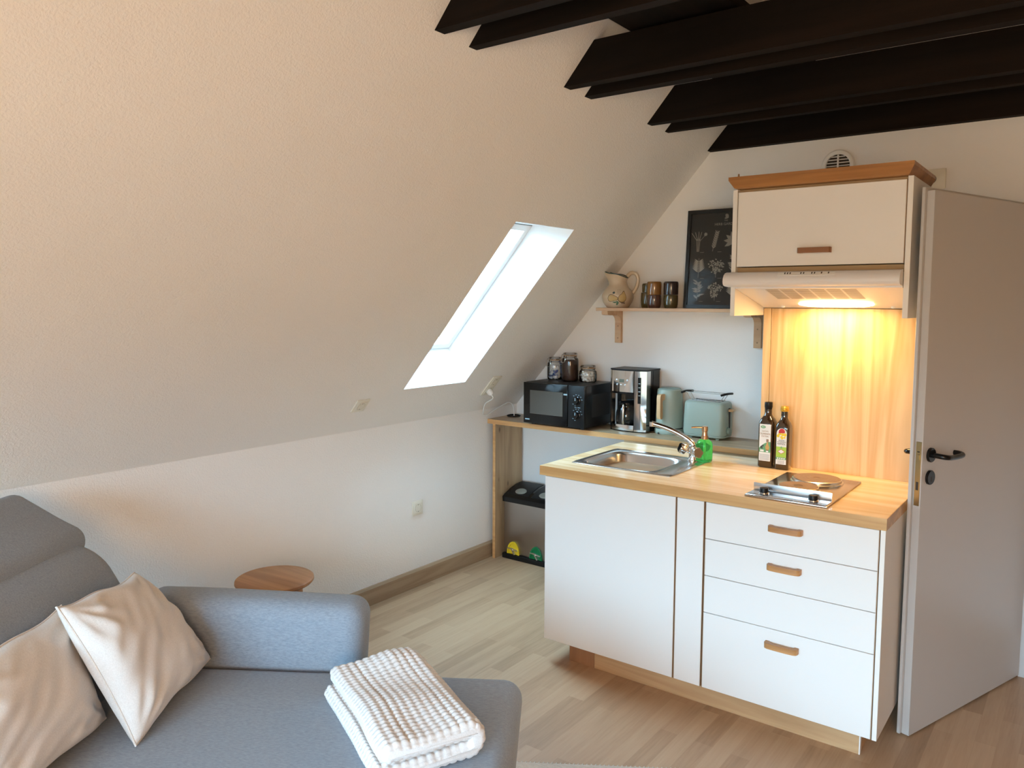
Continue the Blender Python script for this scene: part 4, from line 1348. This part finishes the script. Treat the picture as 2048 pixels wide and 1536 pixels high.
def plant(kind, x, z, h, w_):
    if kind == 'bulb':
        stem(x - .006, z, x - .010, z + h * .62, .003)
        stem(x - .001, z, x - .001, z + h * .7, .003)
        stem(x + .004, z, x + .008, z + h * .62, .003)
        for a in (-.5, -.25, 0, .2):
            stem(x + a * .02, z + h * .55, x + a * w_, z + h * (.98 - .1 * abs(a)), .0028)
        stem(x + .006, z + h * .5, x + w_ * .48, z + h * .82, .0018)
        for k in range(7):
            leaf(x + w_ * .48, z + h * .84, k * .9, .011, .007)
    elif kind == 'sprig':
        stem(x - w_ * .2, z, x + w_ * .1, z + h, .0024)
        for k in range(8):
            f_ = .15 + .8 * k / 8
            for sg in (-1, 1):
                leaf(x - w_ * .2 + w_ * .3 * f_, z + h * f_, PI / 2 - .2 + sg * .62, h * .20, .0058)
    elif kind == 'broad':
        stem(x, z, x, z + h * .6, .002)
        for k in range(8):
            a = -.5 + k * (PI + 1.0) / 7
            leaf(x, z + h * .45, a, h * .5, h * .19)
    elif kind == 'fan':
        stem(x, z, x, z + h, .0018)
        for k in range(7):
            f_ = .28 + .6 * k / 7
            for sg in (-1, 1):
                l_ = w_ * .62 * (1.05 - f_ * .55)
                leaf(x, z + h * f_, PI / 2 + sg * .95, l_, .008)
    elif kind == 'bushy':
        stem(x, z, x, z + h * .55, .0018)
        for k in range(80):
            a = rp.random() * 2 * PI
            r = math.sqrt(rp.random())
            xx = x + r * math.cos(a) * w_ * .5 * (.95)
            zz = z + h * .58 + r * math.sin(a) * h * .40
            if zz < z + h * .58 and abs(xx - x) > w_ * .5 * (zz - z) / (h * .58):
                continue
            leaf(xx, zz, rp.random() * 6.3, .0105, .0065)
        for k in (-.35, -.15, .2, .4):
            stem(x, z + h * .15, x + k * w_, z + h * .75, .0012)
    else:
        stem(x, z, x, z + h, .0018)
        for k in range(26):
            f_ = .1 + .9 * rp.random()
            a = PI / 2 + rp.choice((-1, 1)) * (.6 + rp.random() * .8)
            leaf(x, z + h * f_, a, w_ * (.25 + .3 * rp.random()) * (1.1 - .35 * f_), .0085)


rows = [(.305, .110, ('bulb', 'sprig', 'broad', 'fan')), (.165, .105, ('fan', 'bushy', 'tuft', 'sprig')), (.042, .100, ('tuft', 'bushy', 'fan', 'broad'))]
for z, h, kinds in rows:
    for k, kd in enumerate(kinds):
        x = .064 + .098 * k + (.008 if z < .3 else 0)
        plant(kd, x, z, h, .082)
        stem(x + .012, z - .004, x + .034, z - .004, .0016)
for k in range(7):
    leaf(FW / 2 - .01 + k * .003, FH - .050, .15 + k * .33, .026, .010)
g.obj('herb_drawing', 'print', pp_)
for s_, z, sz in (('THE', FH - .062, .011), ('HERB GARDEN', FH - .080, .0185)):
    text('title_lettering', s_, sz, None, None, 'print', pp_, mw=LM @ Matrix.Translation((FW / 2, -.0006, z)) @ Matrix.Rotation(PI / 2, 4, 'X'))
G().add([(FB, -.006, FB), (FW - FB, -.006, FB), (FW - FB, -.006, FH - FB), (FB, -.006, FH - FB)], [(0, 1, 2, 3)], LM).obj('picture_glass', 'pglass', fr_)

# ================================================================== wall fittings
t = thing('wall_vent', 'round white vent grille on the wall above the cabinet', 'vent', (1.940, 0, 2.258))
mx = Matrix.Translation((1.940, 0, 2.258)) @ RY
G().lathe([(.078, 0), (.078, .008), (.072, .013), (.058, .013), (.055, .010), (.055, .002)], n=44, mx=mx).obj('rim', 'wplastic', t)
G().lathe([(0, .003), (.056, .003), (.056, .001)], n=36, mx=mx).obj('opening', 'dkhole', t)
g = G()
for k in range(-3, 4):
    z = 2.258 + k * .0145
    hw = math.sqrt(.054 ** 2 - (k * .0145) ** 2)
    g.box(1.940 - hw, 1.940 + hw, -.010, -.006, z - .002, z + .002)
g.box(1.936, 1.944, -.0105, -.005, 2.205, 2.311)
g.obj('louvre', 'wplastic', t)
t = thing('junction_box_cover', 'square cream junction box cover high on the wall by the door', 'wall box', (2.362, 0, 2.158))
G().box(2.315, 2.410, -.010, -.0005, 2.112, 2.203, .003, 2).obj('cover', 'cream_plastic', t)
G().lathe([(.020, .0), (.020, .0015), (.018, .0015), (.018, 0)], n=28, mx=Matrix.Translation((2.352, -.010, 2.158)) @ RY).obj('knockout_ring', 'dkhole', t)


def socket_geo(t, M4, n=1):
    W_ = .0405
    hh = W_ * n + (.0 if n == 1 else -.005)
    G().box(-W_, W_, -hh, hh, .0005, .0085, .002, 2, mx=M4).obj('frame_plate', 'cream_plastic', t)
    for k in range(n):
        c = 0 if n == 1 else (-.036 if k == 0 else .036)
        mk = M4 @ Matrix.Translation((0, c, 0))
        G().box(-.0275, .0275, -.0275, .0275, .0085, .0115, .001, 1, mx=mk).obj('insert', 'cream_plastic', t)
        G().lathe([(.0225, .0116), (.0215, .0118), (.0205, .0090), (0, .0088)], n=32, mx=mk).obj('socket_well', plain('cream_socket_well', (0.36, 0.32, 0.22), 0.5), t)
        g = G()
        for x in (-.0095, .0095):
            g.lathe([(0, .0094), (.0026, .0094), (.0026, .0089)], n=12, mx=mk @ Matrix.Translation((x, 0, 0)))
        g.box(-.002, .002, .0165, .0205, .0088, .0116, mx=mk).box(-.002, .002, -.0205, -.0165, .0088, .0116, mx=mk)
        g.obj('contact', 'dkhole', t)


def basis(r_, u_, n_, p_):
    mm = Matrix((r_, u_, n_)).transposed().to_4x4()
    mm.translation = p_
    return mm


t = thing('wall_socket', 'cream power socket low on the white knee wall', 'socket', (0, -0.933, 0.444), 0, 'cream power sockets')
socket_geo(t, basis(Vector((0, 1, 0)), Vector((0, 0, 1)), Vector((1, 0, 0)), Vector((0, -0.933, 0.444))))
p_ = Vector((0.134, -1.465, SB + SM * 0.134))
t = thing('wall_socket', 'single cream socket on the slope left of the skylight', 'socket', p_, 0, 'cream power sockets')
socket_geo(t, basis(Vector((0, 1, 0)), ST, -SN, p_))
p_ = Vector((0.148, -0.458, SB + SM * 0.148))
t = thing('double_wall_socket', 'double cream socket on the slope beside the microwave', 'socket', p_, 0, 'cream power sockets')
dsm = basis(Vector((0, 1, 0)), ST, -SN, p_)
socket_geo(t, dsm, 2)
pk = dsm @ Matrix.Translation((0, -.036, 0))
t = thing('white_plug_cable', 'white plug and cable hanging from the double socket', 'cable', pk @ Vector((0, 0, .012)))
G().lathe([(0, .0095), (.0175, .0095), (.019, .014), (.019, .030), (.015, .040), (.009, .046), (0, .047)], n=26, mx=pk).obj('plug', 'wplastic', t)
a = pk @ Vector((0, -.004, .044))
pts = [a, a + Vector((.012, -.004, -.02)), Vector((.085, -.43, .985)), Vector((.040, -.395, .925)), Vector((.020, -.365, .907)), Vector((.022, -.33, .903)), Vector((.030, -.27, .925)), Vector((.040, -.20, .950)), Vector((.050, -.155, .962)), Vector((.060, -.125, .945)), Vector((.064, -.116, .905)), Vector((.064, -.114, .8735))]
G().tube(pts, .0034, 10, smooth=6).obj('cable', 'wplastic', t)

# ================================================================== waste sorter
t = thing('recycling_bin', 'steel recycling bin with black lid and coloured pedals under the counter', 'bin', (0.33, -0.14, 0))
NX0, NX1, NY0, NY1 = 0.088, 0.640, -0.247, -0.030
G().box(NX0 - .006, NX1 + .006, NY0 - .012, NY1, 0, .032, .005, 2).obj('base', 'black', t)
G().box(NX0, NX1, NY0, NY1, .032, .362, .006, 2).obj('body', 'bsteel', t)
p = [(NY0 - .006, .358), (NY0 - .008, .388), (NY0 + .010, .400), (NY0 + .070, .425), (NY0 + .130, .442), (NY1 - .02, .448), (NY1 + .002, .430), (NY1 + .004, .358)]
ld = G().prism(p, NX0 - .006, NX1 + .006, lambda a, b_, c: (c, a, b_)).obj('lid', 'gloss', t, 30)
for k in range(3):
    xa = NX0 + .012 + k * .180
    fp = G().prism([(NY0 + .020, .4055), (NY0 + .070, .4275), (NY0 + .130, .4445), (NY1 - .03, .4500), (NY1 - .03, .4475), (NY0 + .130, .4420), (NY0 + .070, .4250), (NY0 + .020, .4030)], xa, xa + .158, lambda a, b_, c: (c, a, b_)).obj('flap', 'black', ld, 30)
    g = G()
    g.loft([[(xa + .079 + .040 * q_ * math.cos(2 * PI * j / 28), NY0 + .055 + .026 * q_ * math.sin(2 * PI * j / 28), .4055 + (.035 + .026 * q_ * math.sin(2 * PI * j / 28)) * .435 + dz_) for j in range(28)] for q_, dz_ in ((1, 0), (.9, .0035))])
    g.obj('grip', plain('grey_grip', (0.2, 0.19, 0.16), 0.4), fp)
g = G()
g.add([(NX0 + .018, NY0 + .0, .3935), (NX0 + .10, NY0 + .0, .3935), (NX0 + .092, NY0 + .012, .4015), (NX0 + .035, NY0 + .014, .4025)], [(0, 1, 2, 3)])
for k, (mt_, lab) in enumerate((('yellow', 'yellow pedal'), ('green', 'green pedal'), ('blue', None))):
    xc = 0.163 + k * .172
    out = [(xc + .046 * math.cos(math.radians(a)), .034 + .078 * math.sin(math.radians(a))) for a in range(0, 181, 10)]
    inn_ = [(xc + .037 * math.cos(math.radians(a)), .034 + .066 * math.sin(math.radians(a))) for a in range(180, -1, -10)]
    pd = G().prism(out + inn_, NY0 - .007, NY0 + .0005).obj('pedal_plate', mt_, t)
    if lab:
        pd['label'] = lab
    G().prism(inn_, NY0 - .003, NY0 + .0005).obj('pedal_recess', mt_, pd)
    g = G()
    g.prism([(xc - .040, .068), (xc + .036, .058), (xc + .038, .064), (xc - .010, .073), (xc - .040, .072)], NY0 - .012, NY0 - .003)
    g.prism([(xc - .008, .066), (xc + .002, .066), (xc + .020, .036), (xc + .013, .034)], NY0 - .016, NY0 - .004)
    g.obj('pedal_lever', 'alu', pd)

# ================================================================== stool
t = thing('wooden_stool', 'round honey pine stool behind the grey sofa armrest', 'stool', (0.352, -2.135, 0))
zt = .462
G().lathe([(0, -.026), (.135, -.026), (.150, -.020), (.157, -.012), (.156, -.004), (.150, 0), (0, 0)], (0.352, -2.135, zt), 56).obj('seat', 'stool', t)
for a in (15, 135, 255):
    d = Vector((math.cos(math.radians(a)), math.sin(math.radians(a)), 0))
    b0 = Vector((0.352, -2.135, 0))
    G().tube([b0 + d * .108 + Vector((0, 0, zt - .024)), b0 + d * .120 + Vector((0, 0, .30)), b0 + d * .132 + Vector((0, 0, .15)), b0 + d * .142 + Vector((0, 0, .0015))], [.024, .020, .022, .016], 16, smooth=4).obj('leg', 'stool', t)
g = G()
b0 = Vector((0.352, -2.135, .16))
for a in (15, 135, 255):
    d = Vector((math.cos(math.radians(a)), math.sin(math.radians(a)), 0))
    g.tube([b0, b0 + d * .13], .010, 12)
g.obj('stretcher', 'stool', t)

# ================================================================== sofa, cushions, throw
TH = math.radians(33)
OX, OY = 0.743, -2.683
UU = Vector((math.cos(TH), math.sin(TH), 0))
VV = Vector((math.sin(TH), -math.cos(TH), 0))


def L(u, v, z):
    return Vector((OX, OY, z)) + UU * u + VV * v


t = thing('sofa', 'grey fabric sofa with beige cushions and a folded throw', 'sofa', (OX, OY, 0), TH)


def soft_box(x0, x1, y0, y1, z0, z1, bev, seg=6, fn=None, cuts=0):
    bm = bmesh.new()
    bmesh.ops.create_cube(bm, size=1)
    for v in bm.verts:
        v.co = ((x0 + x1) / 2 + v.co.x * (x1 - x0), (y0 + y1) / 2 + v.co.y * (y1 - y0), (z0 + z1) / 2 + v.co.z * (z1 - z0))
    bmesh.ops.bevel(bm, geom=bm.edges[:], offset=bev, segments=seg, profile=0.5, affect='EDGES')
    if cuts:
        bmesh.ops.subdivide_edges(bm, edges=[e for e in bm.edges if e.calc_length() > .12], cuts=cuts, use_grid_fill=True)
    g = G()
    bm.verts.index_update()
    g.add([(fn(v.co.copy()) if fn else v.co.copy()) for v in bm.verts], [[v.index for v in f.verts] for f in bm.faces])
    bm.free()
    return g


def seatfn(v):
    k = max(0, 1 - abs((v.x - .35) / .7) ** 3) * max(0, 1 - abs((v.y + .72) / .74) ** 4)
    if v.z > .3:
        v.z += .006 * k
    f_ = max(0, v.x - .8) / .23
    v.x -= .030 * f_ * max(0, (.40 - v.z) / .35)
    return v


soft_box(-.30, 1.030, -1.46, -.001, .055, .421, .062, 6, seatfn, 6).obj('seat', 'sofa', t, 60, local=True)


def armfn(v):
    f_ = max(0, (v.z - .30) / .32)
    v.x += .022 * f_ * max(0, (v.x - .2) / .3)
    v.y -= .004 * f_
    v.z -= .012 * max(0, v.x) / .5
    return v


soft_box(-.245, .492, .001, .165, .055, .628, .058, 7, armfn, 4).obj('armrest', 'sofa', t, 60, local=True)
soft_box(-.245, .492, -1.626, -1.462, .055, .628, .058, 7, armfn, 4).obj('armrest', 'sofa', t, 60, local=True)


def backfn(v):
    h = (v.z - .42) / .39
    v.x -= .150 * max(-.4, h) + .028 * max(0, h) ** 2
    v.x += .022 * math.sin(max(0, min(1, h)) * PI)
    v.z += -.012 * (max(0, v.y + .08) / .12) ** 2
    return v


soft_box(-.455, -.190, -1.50, .058, .10, .815, .085, 8, backfn, 6).obj('backrest', 'sofa', t, 60, local=True)
ha_ = math.radians(27)


def headfn(v):
    p = v.copy()
    v.x = -.415 - p.x * math.cos(ha_) - p.z * math.sin(ha_)
    v.z = .752 + p.x * math.sin(ha_) * 1.1 + p.z * math.cos(ha_) * -1 + .075
    w_ = max(0, 1 - abs((p.x - .03) / .06)) * max(0, 1 - abs((p.y - .0) / .25))
    v.z += .006 * w_
    return v


soft_box(-.02, .285, -1.50, .062, -.005, .115, .050, 7, headfn, 5).obj('headrest', 'sofa', t, 60, local=True)
for x in (-.2, .85):
    for y in (-1.35, -.12):
        G().box(x - .025, x + .025, y - .025, y + .025, .0015, .075, .004, 1).obj('foot', 'black', t, local=True)

from mathutils import noise as mnoise


def pillow(name, label, BL, BR, TR, TL, H, seed, folds=1.0):
    t = thing(name, label, 'cushion', (BL + BR) / 2, 0, 'beige linen cushions')
    e1, e2 = (BR - BL), (TL - BL)
    nrm = e1.cross(e2).normalized()
    if nrm.dot(UU) < 0:
        nrm = -nrm
    N = 54

    def pt(i, j, sg):
        s = -1 + 2 * i
        q = -1 + 2 * j
        s2 = s * (1 - .085 * (1 - q * q) ** .9 * abs(s) ** 1.2)
        q2 = q * (1 - .060 * (1 - s * s) ** .9 * abs(q) ** 1.2)
        a, b_ = (s2 + 1) / 2, (q2 + 1) / 2
        p = BL * (1 - a) * (1 - b_) + BR * a * (1 - b_) + TR * a * b_ + TL * (1 - a) * b_
        e = max(0, (1 - s * s)) ** .55 * max(0, (1 - q * q)) ** .55
        h = H * e ** .78
        nv = mnoise.noise(Vector((s * 1.6 + seed, q * 1.6, seed * .7))) * .016
        n2 = mnoise.noise(Vector((s * 2.2 + q * 1.1 + seed, (q - s) * 4.0, seed))) * .007
        cr_ = 0
        for (cs, cq) in ((-1, -1), (1, -1), (1, 1), (-1, 1)):
            d = math.hypot(s - cs, q - cq)
            an = math.atan2(q - cq, s - cs)
            cr_ += math.sin(an * 13 + seed) * .006 * math.exp(-((d - .45) / .3) ** 2)
        w_ = min(1, e * 2.2)
        if sg > 0:
            return p + nrm * (.0025 * (e > 0) + h + (nv + n2 * folds + cr_ * folds) * w_) + Vector((0, 0, .006 * math.sin(s * 5 + seed) * (1 - e)))
        return p - nrm * (.0025 * (e > 0) + h * .8) + Vector((0, 0, .006 * math.sin(s * 5 + seed) * (1 - e)))
    g = G().grid(lambda i, j: pt(i, j, 1), N, N)
    g.grid(lambda i, j: pt(i, j, -1), N, N)
    cv = g.obj('cover', 'linen', t, 70, weld=True)
    rim_ = [pt(k / N, 0, 1) for k in range(N)] + [pt(1, k / N, 1) for k in range(N)] + [pt(1 - k / N, 1, 1) for k in range(N)] + [pt(0, 1 - k / N, 1) for k in range(N)]
    G().tube(rim_, .0032, 6, closed=True).obj('seam', 'linen', cv)
    return t


pillow('cushion', 'beige linen cushion in front, standing on one corner of the seat', L(.040, .500, .434), L(.020, .025, .440), L(-.212, .040, .722), L(-.172, .480, .792), .084, 2.3, 1.0)
pillow('cushion', 'beige linen cushion behind, at the left edge of the photo', L(-.120, .900, .436), L(-.110, .385, .436), L(-.275, .310, .722), L(-.215, .840, .752), .080, 7.9, .8)

# folded throw: a thick folded slab swept along its length
g = G()
BA = math.radians(58)
bl, bw = .50, .300
ax = UU * math.cos(BA) + VV * math.sin(BA)
ay = UU * math.sin(BA) - VV * math.cos(BA)
bc = L(.700, .345, 0)
hw, ht = bw / 2, .0235
z1_, z2_ = .422 + ht + .004, .422 + 3 * ht + .008
path = [(-hw + .030, z1_), (-hw * .5, z1_), (0, z1_), (hw - .045, z1_)] + [(hw - .045 + (z2_ - z1_) / 2 * math.sin(math.radians(a)) * 1.1, (z1_ + z2_) / 2 - (z2_ - z1_) / 2 * math.cos(math.radians(a))) for a in (30, 60, 90, 120, 150)] + [(hw - .045, z2_), (0, z2_ + .002), (-hw * .5, z2_ + .001), (-hw + .048, z2_ - .002)]
pc = [Vector((p.x, 0, p.y)) for p in catmull([(a, b_, 0) for a, b_ in path], 8)]
lft, rgt = [], []
for i, p in enumerate(pc):
    d = (pc[min(i + 1, len(pc) - 1)] - pc[max(i - 1, 0)]).normalized()
    nn = Vector((-d.z, 0, d.x))
    lft.append(p + nn * ht)
    rgt.append(p - nn * ht)


def capc(p, d):
    nn = Vector((-d.z, 0, d.x))
    return [p + nn * ht * math.cos(a * PI / 8) + d * ht * math.sin(a * PI / 8) for a in range(1, 8)]


d1 = (pc[-1] - pc[-2]).normalized()
d0 = (pc[0] - pc[1]).normalized()
outl = lft + capc(pc[-1], d1) + rgt[::-1] + capc(pc[0], d0)
# even resampling of the outline
cum = [0]
oc_ = outl + [outl[0]]
for a, b_ in zip(oc_, oc_[1:]):
    cum.append(cum[-1] + (b_ - a).length)
NO = 300
ev = []
j = 0
for k in range(NO):
    s_ = cum[-1] * k / NO
    while cum[j + 1] < s_:
        j += 1
    f_ = (s_ - cum[j]) / max(1e-9, cum[j + 1] - cum[j])
    ev.append(oc_[j].lerp(oc_[j + 1], f_))
nrmo = []
for k in range(NO):
    d = (ev[(k + 2) % NO] - ev[k - 2]).normalized()
    nrmo.append(Vector((-d.z, 0, d.x)))
area_ = sum(ev[k].x * ev[(k + 1) % NO].z - ev[(k + 1) % NO].x * ev[k].z for k in range(NO))
sgn = -1 if area_ > 0 else 1
cell = .0225
cell2 = .0165
ncell = round(cum[-1] / cell)
mid = [min(pc, key=lambda c: (c - p).length) for p in ev]
rr2 = .032
ys = [-bl / 2 + rr2 * (1 - math.cos(PI / 2 * k / 14)) for k in range(1, 14)]
ys = ys + [-bl / 2 + rr2 + (bl - 2 * rr2) * k / 200 for k in range(201)] + [-y for y in reversed(ys)]
NL = len(ys) - 1
rings = []
for y in ys:
    tq = y / bl + .5
    ed = min(tq, 1 - tq) * bl
    fe = math.sqrt(max(0, 1 - (1 - min(1, ed / rr2)) ** 2))
    rg = []
    for k in range(NO):
        p, nn = mid[k] + (ev[k] - mid[k]) * (.12 + .88 * fe), nrmo[k] * sgn
        w1 = abs(math.sin(PI * ncell * k / NO))
        w2 = abs(math.sin(PI * (y + .004 * math.sin(k * .05)) / cell2))
        dsp = (.0070 * (w1 * w2) ** .5 - .0032) * (.4 + .6 * fe)
        dsp += .005 * mnoise.noise(Vector((p.x * 7, y * 7, p.z * 9)))
        q_ = p + nn * dsp
        wob = .010 * mnoise.noise(Vector((y * 4, 3.1, p.z * 5)))
        top = max(0, (q_.z - .45) / .07)
        lift = (.014 * mnoise.noise(Vector((p.x * 5 + 2, y * 5, 1.7))) + .012 * math.exp(-((tq - .12) / .12) ** 2) * max(0, 1 - abs(q_.x - .05) / .12)) * top
        zz = max(q_.z + lift, .4255)
        rg.append(bc + ax * (y + .012 * mnoise.noise(Vector((p.x * 6, p.z * 14, 4)))) + ay * (q_.x + wob) + Vector((0, 0, zz)))
    rings.append(rg)
g.loft(rings, caps=False)
from mathutils.geometry import tessellate_polygon
tri = tessellate_polygon([[Vector((p.x, p.z, 0)) for p in ev]])
g.f += [tuple(k) for k in tri] + [tuple(NL * NO + q for q in k) for k in tri]
o = g.obj('folded_throw', 'throw', None, 75)
o.data.transform(Matrix.Translation(-bc - Vector((0, 0, .42))))
o.location = bc + Vector((0, 0, .42))
tag(o, 'folded cream waffle fleece throw lying on the front of the grey sofa seat', 'blanket')

# rug
c4 = [L(.60, -.195, 0), L(2.6, -.195, 0), L(2.6, 1.7, 0), L(.60, 1.7, 0)]
g = G()
g.loft([[Vector((p.x, p.y, .0006)) for p in c4], [Vector((p.x, p.y, .0075)) for p in c4]])
e_ = []
for k in range(130):
    u = .62 + 1.95 * k / 130
    e_.append((L(u, -.195, .0040), L(u + .004, -.203, .0030)))
for a, b_ in e_:
    g.tube([a, b_], .0035, 6)
tag(g.obj('rug', 'rug'), 'pale beige woven rug at the bottom edge under the sofa front', 'rug')
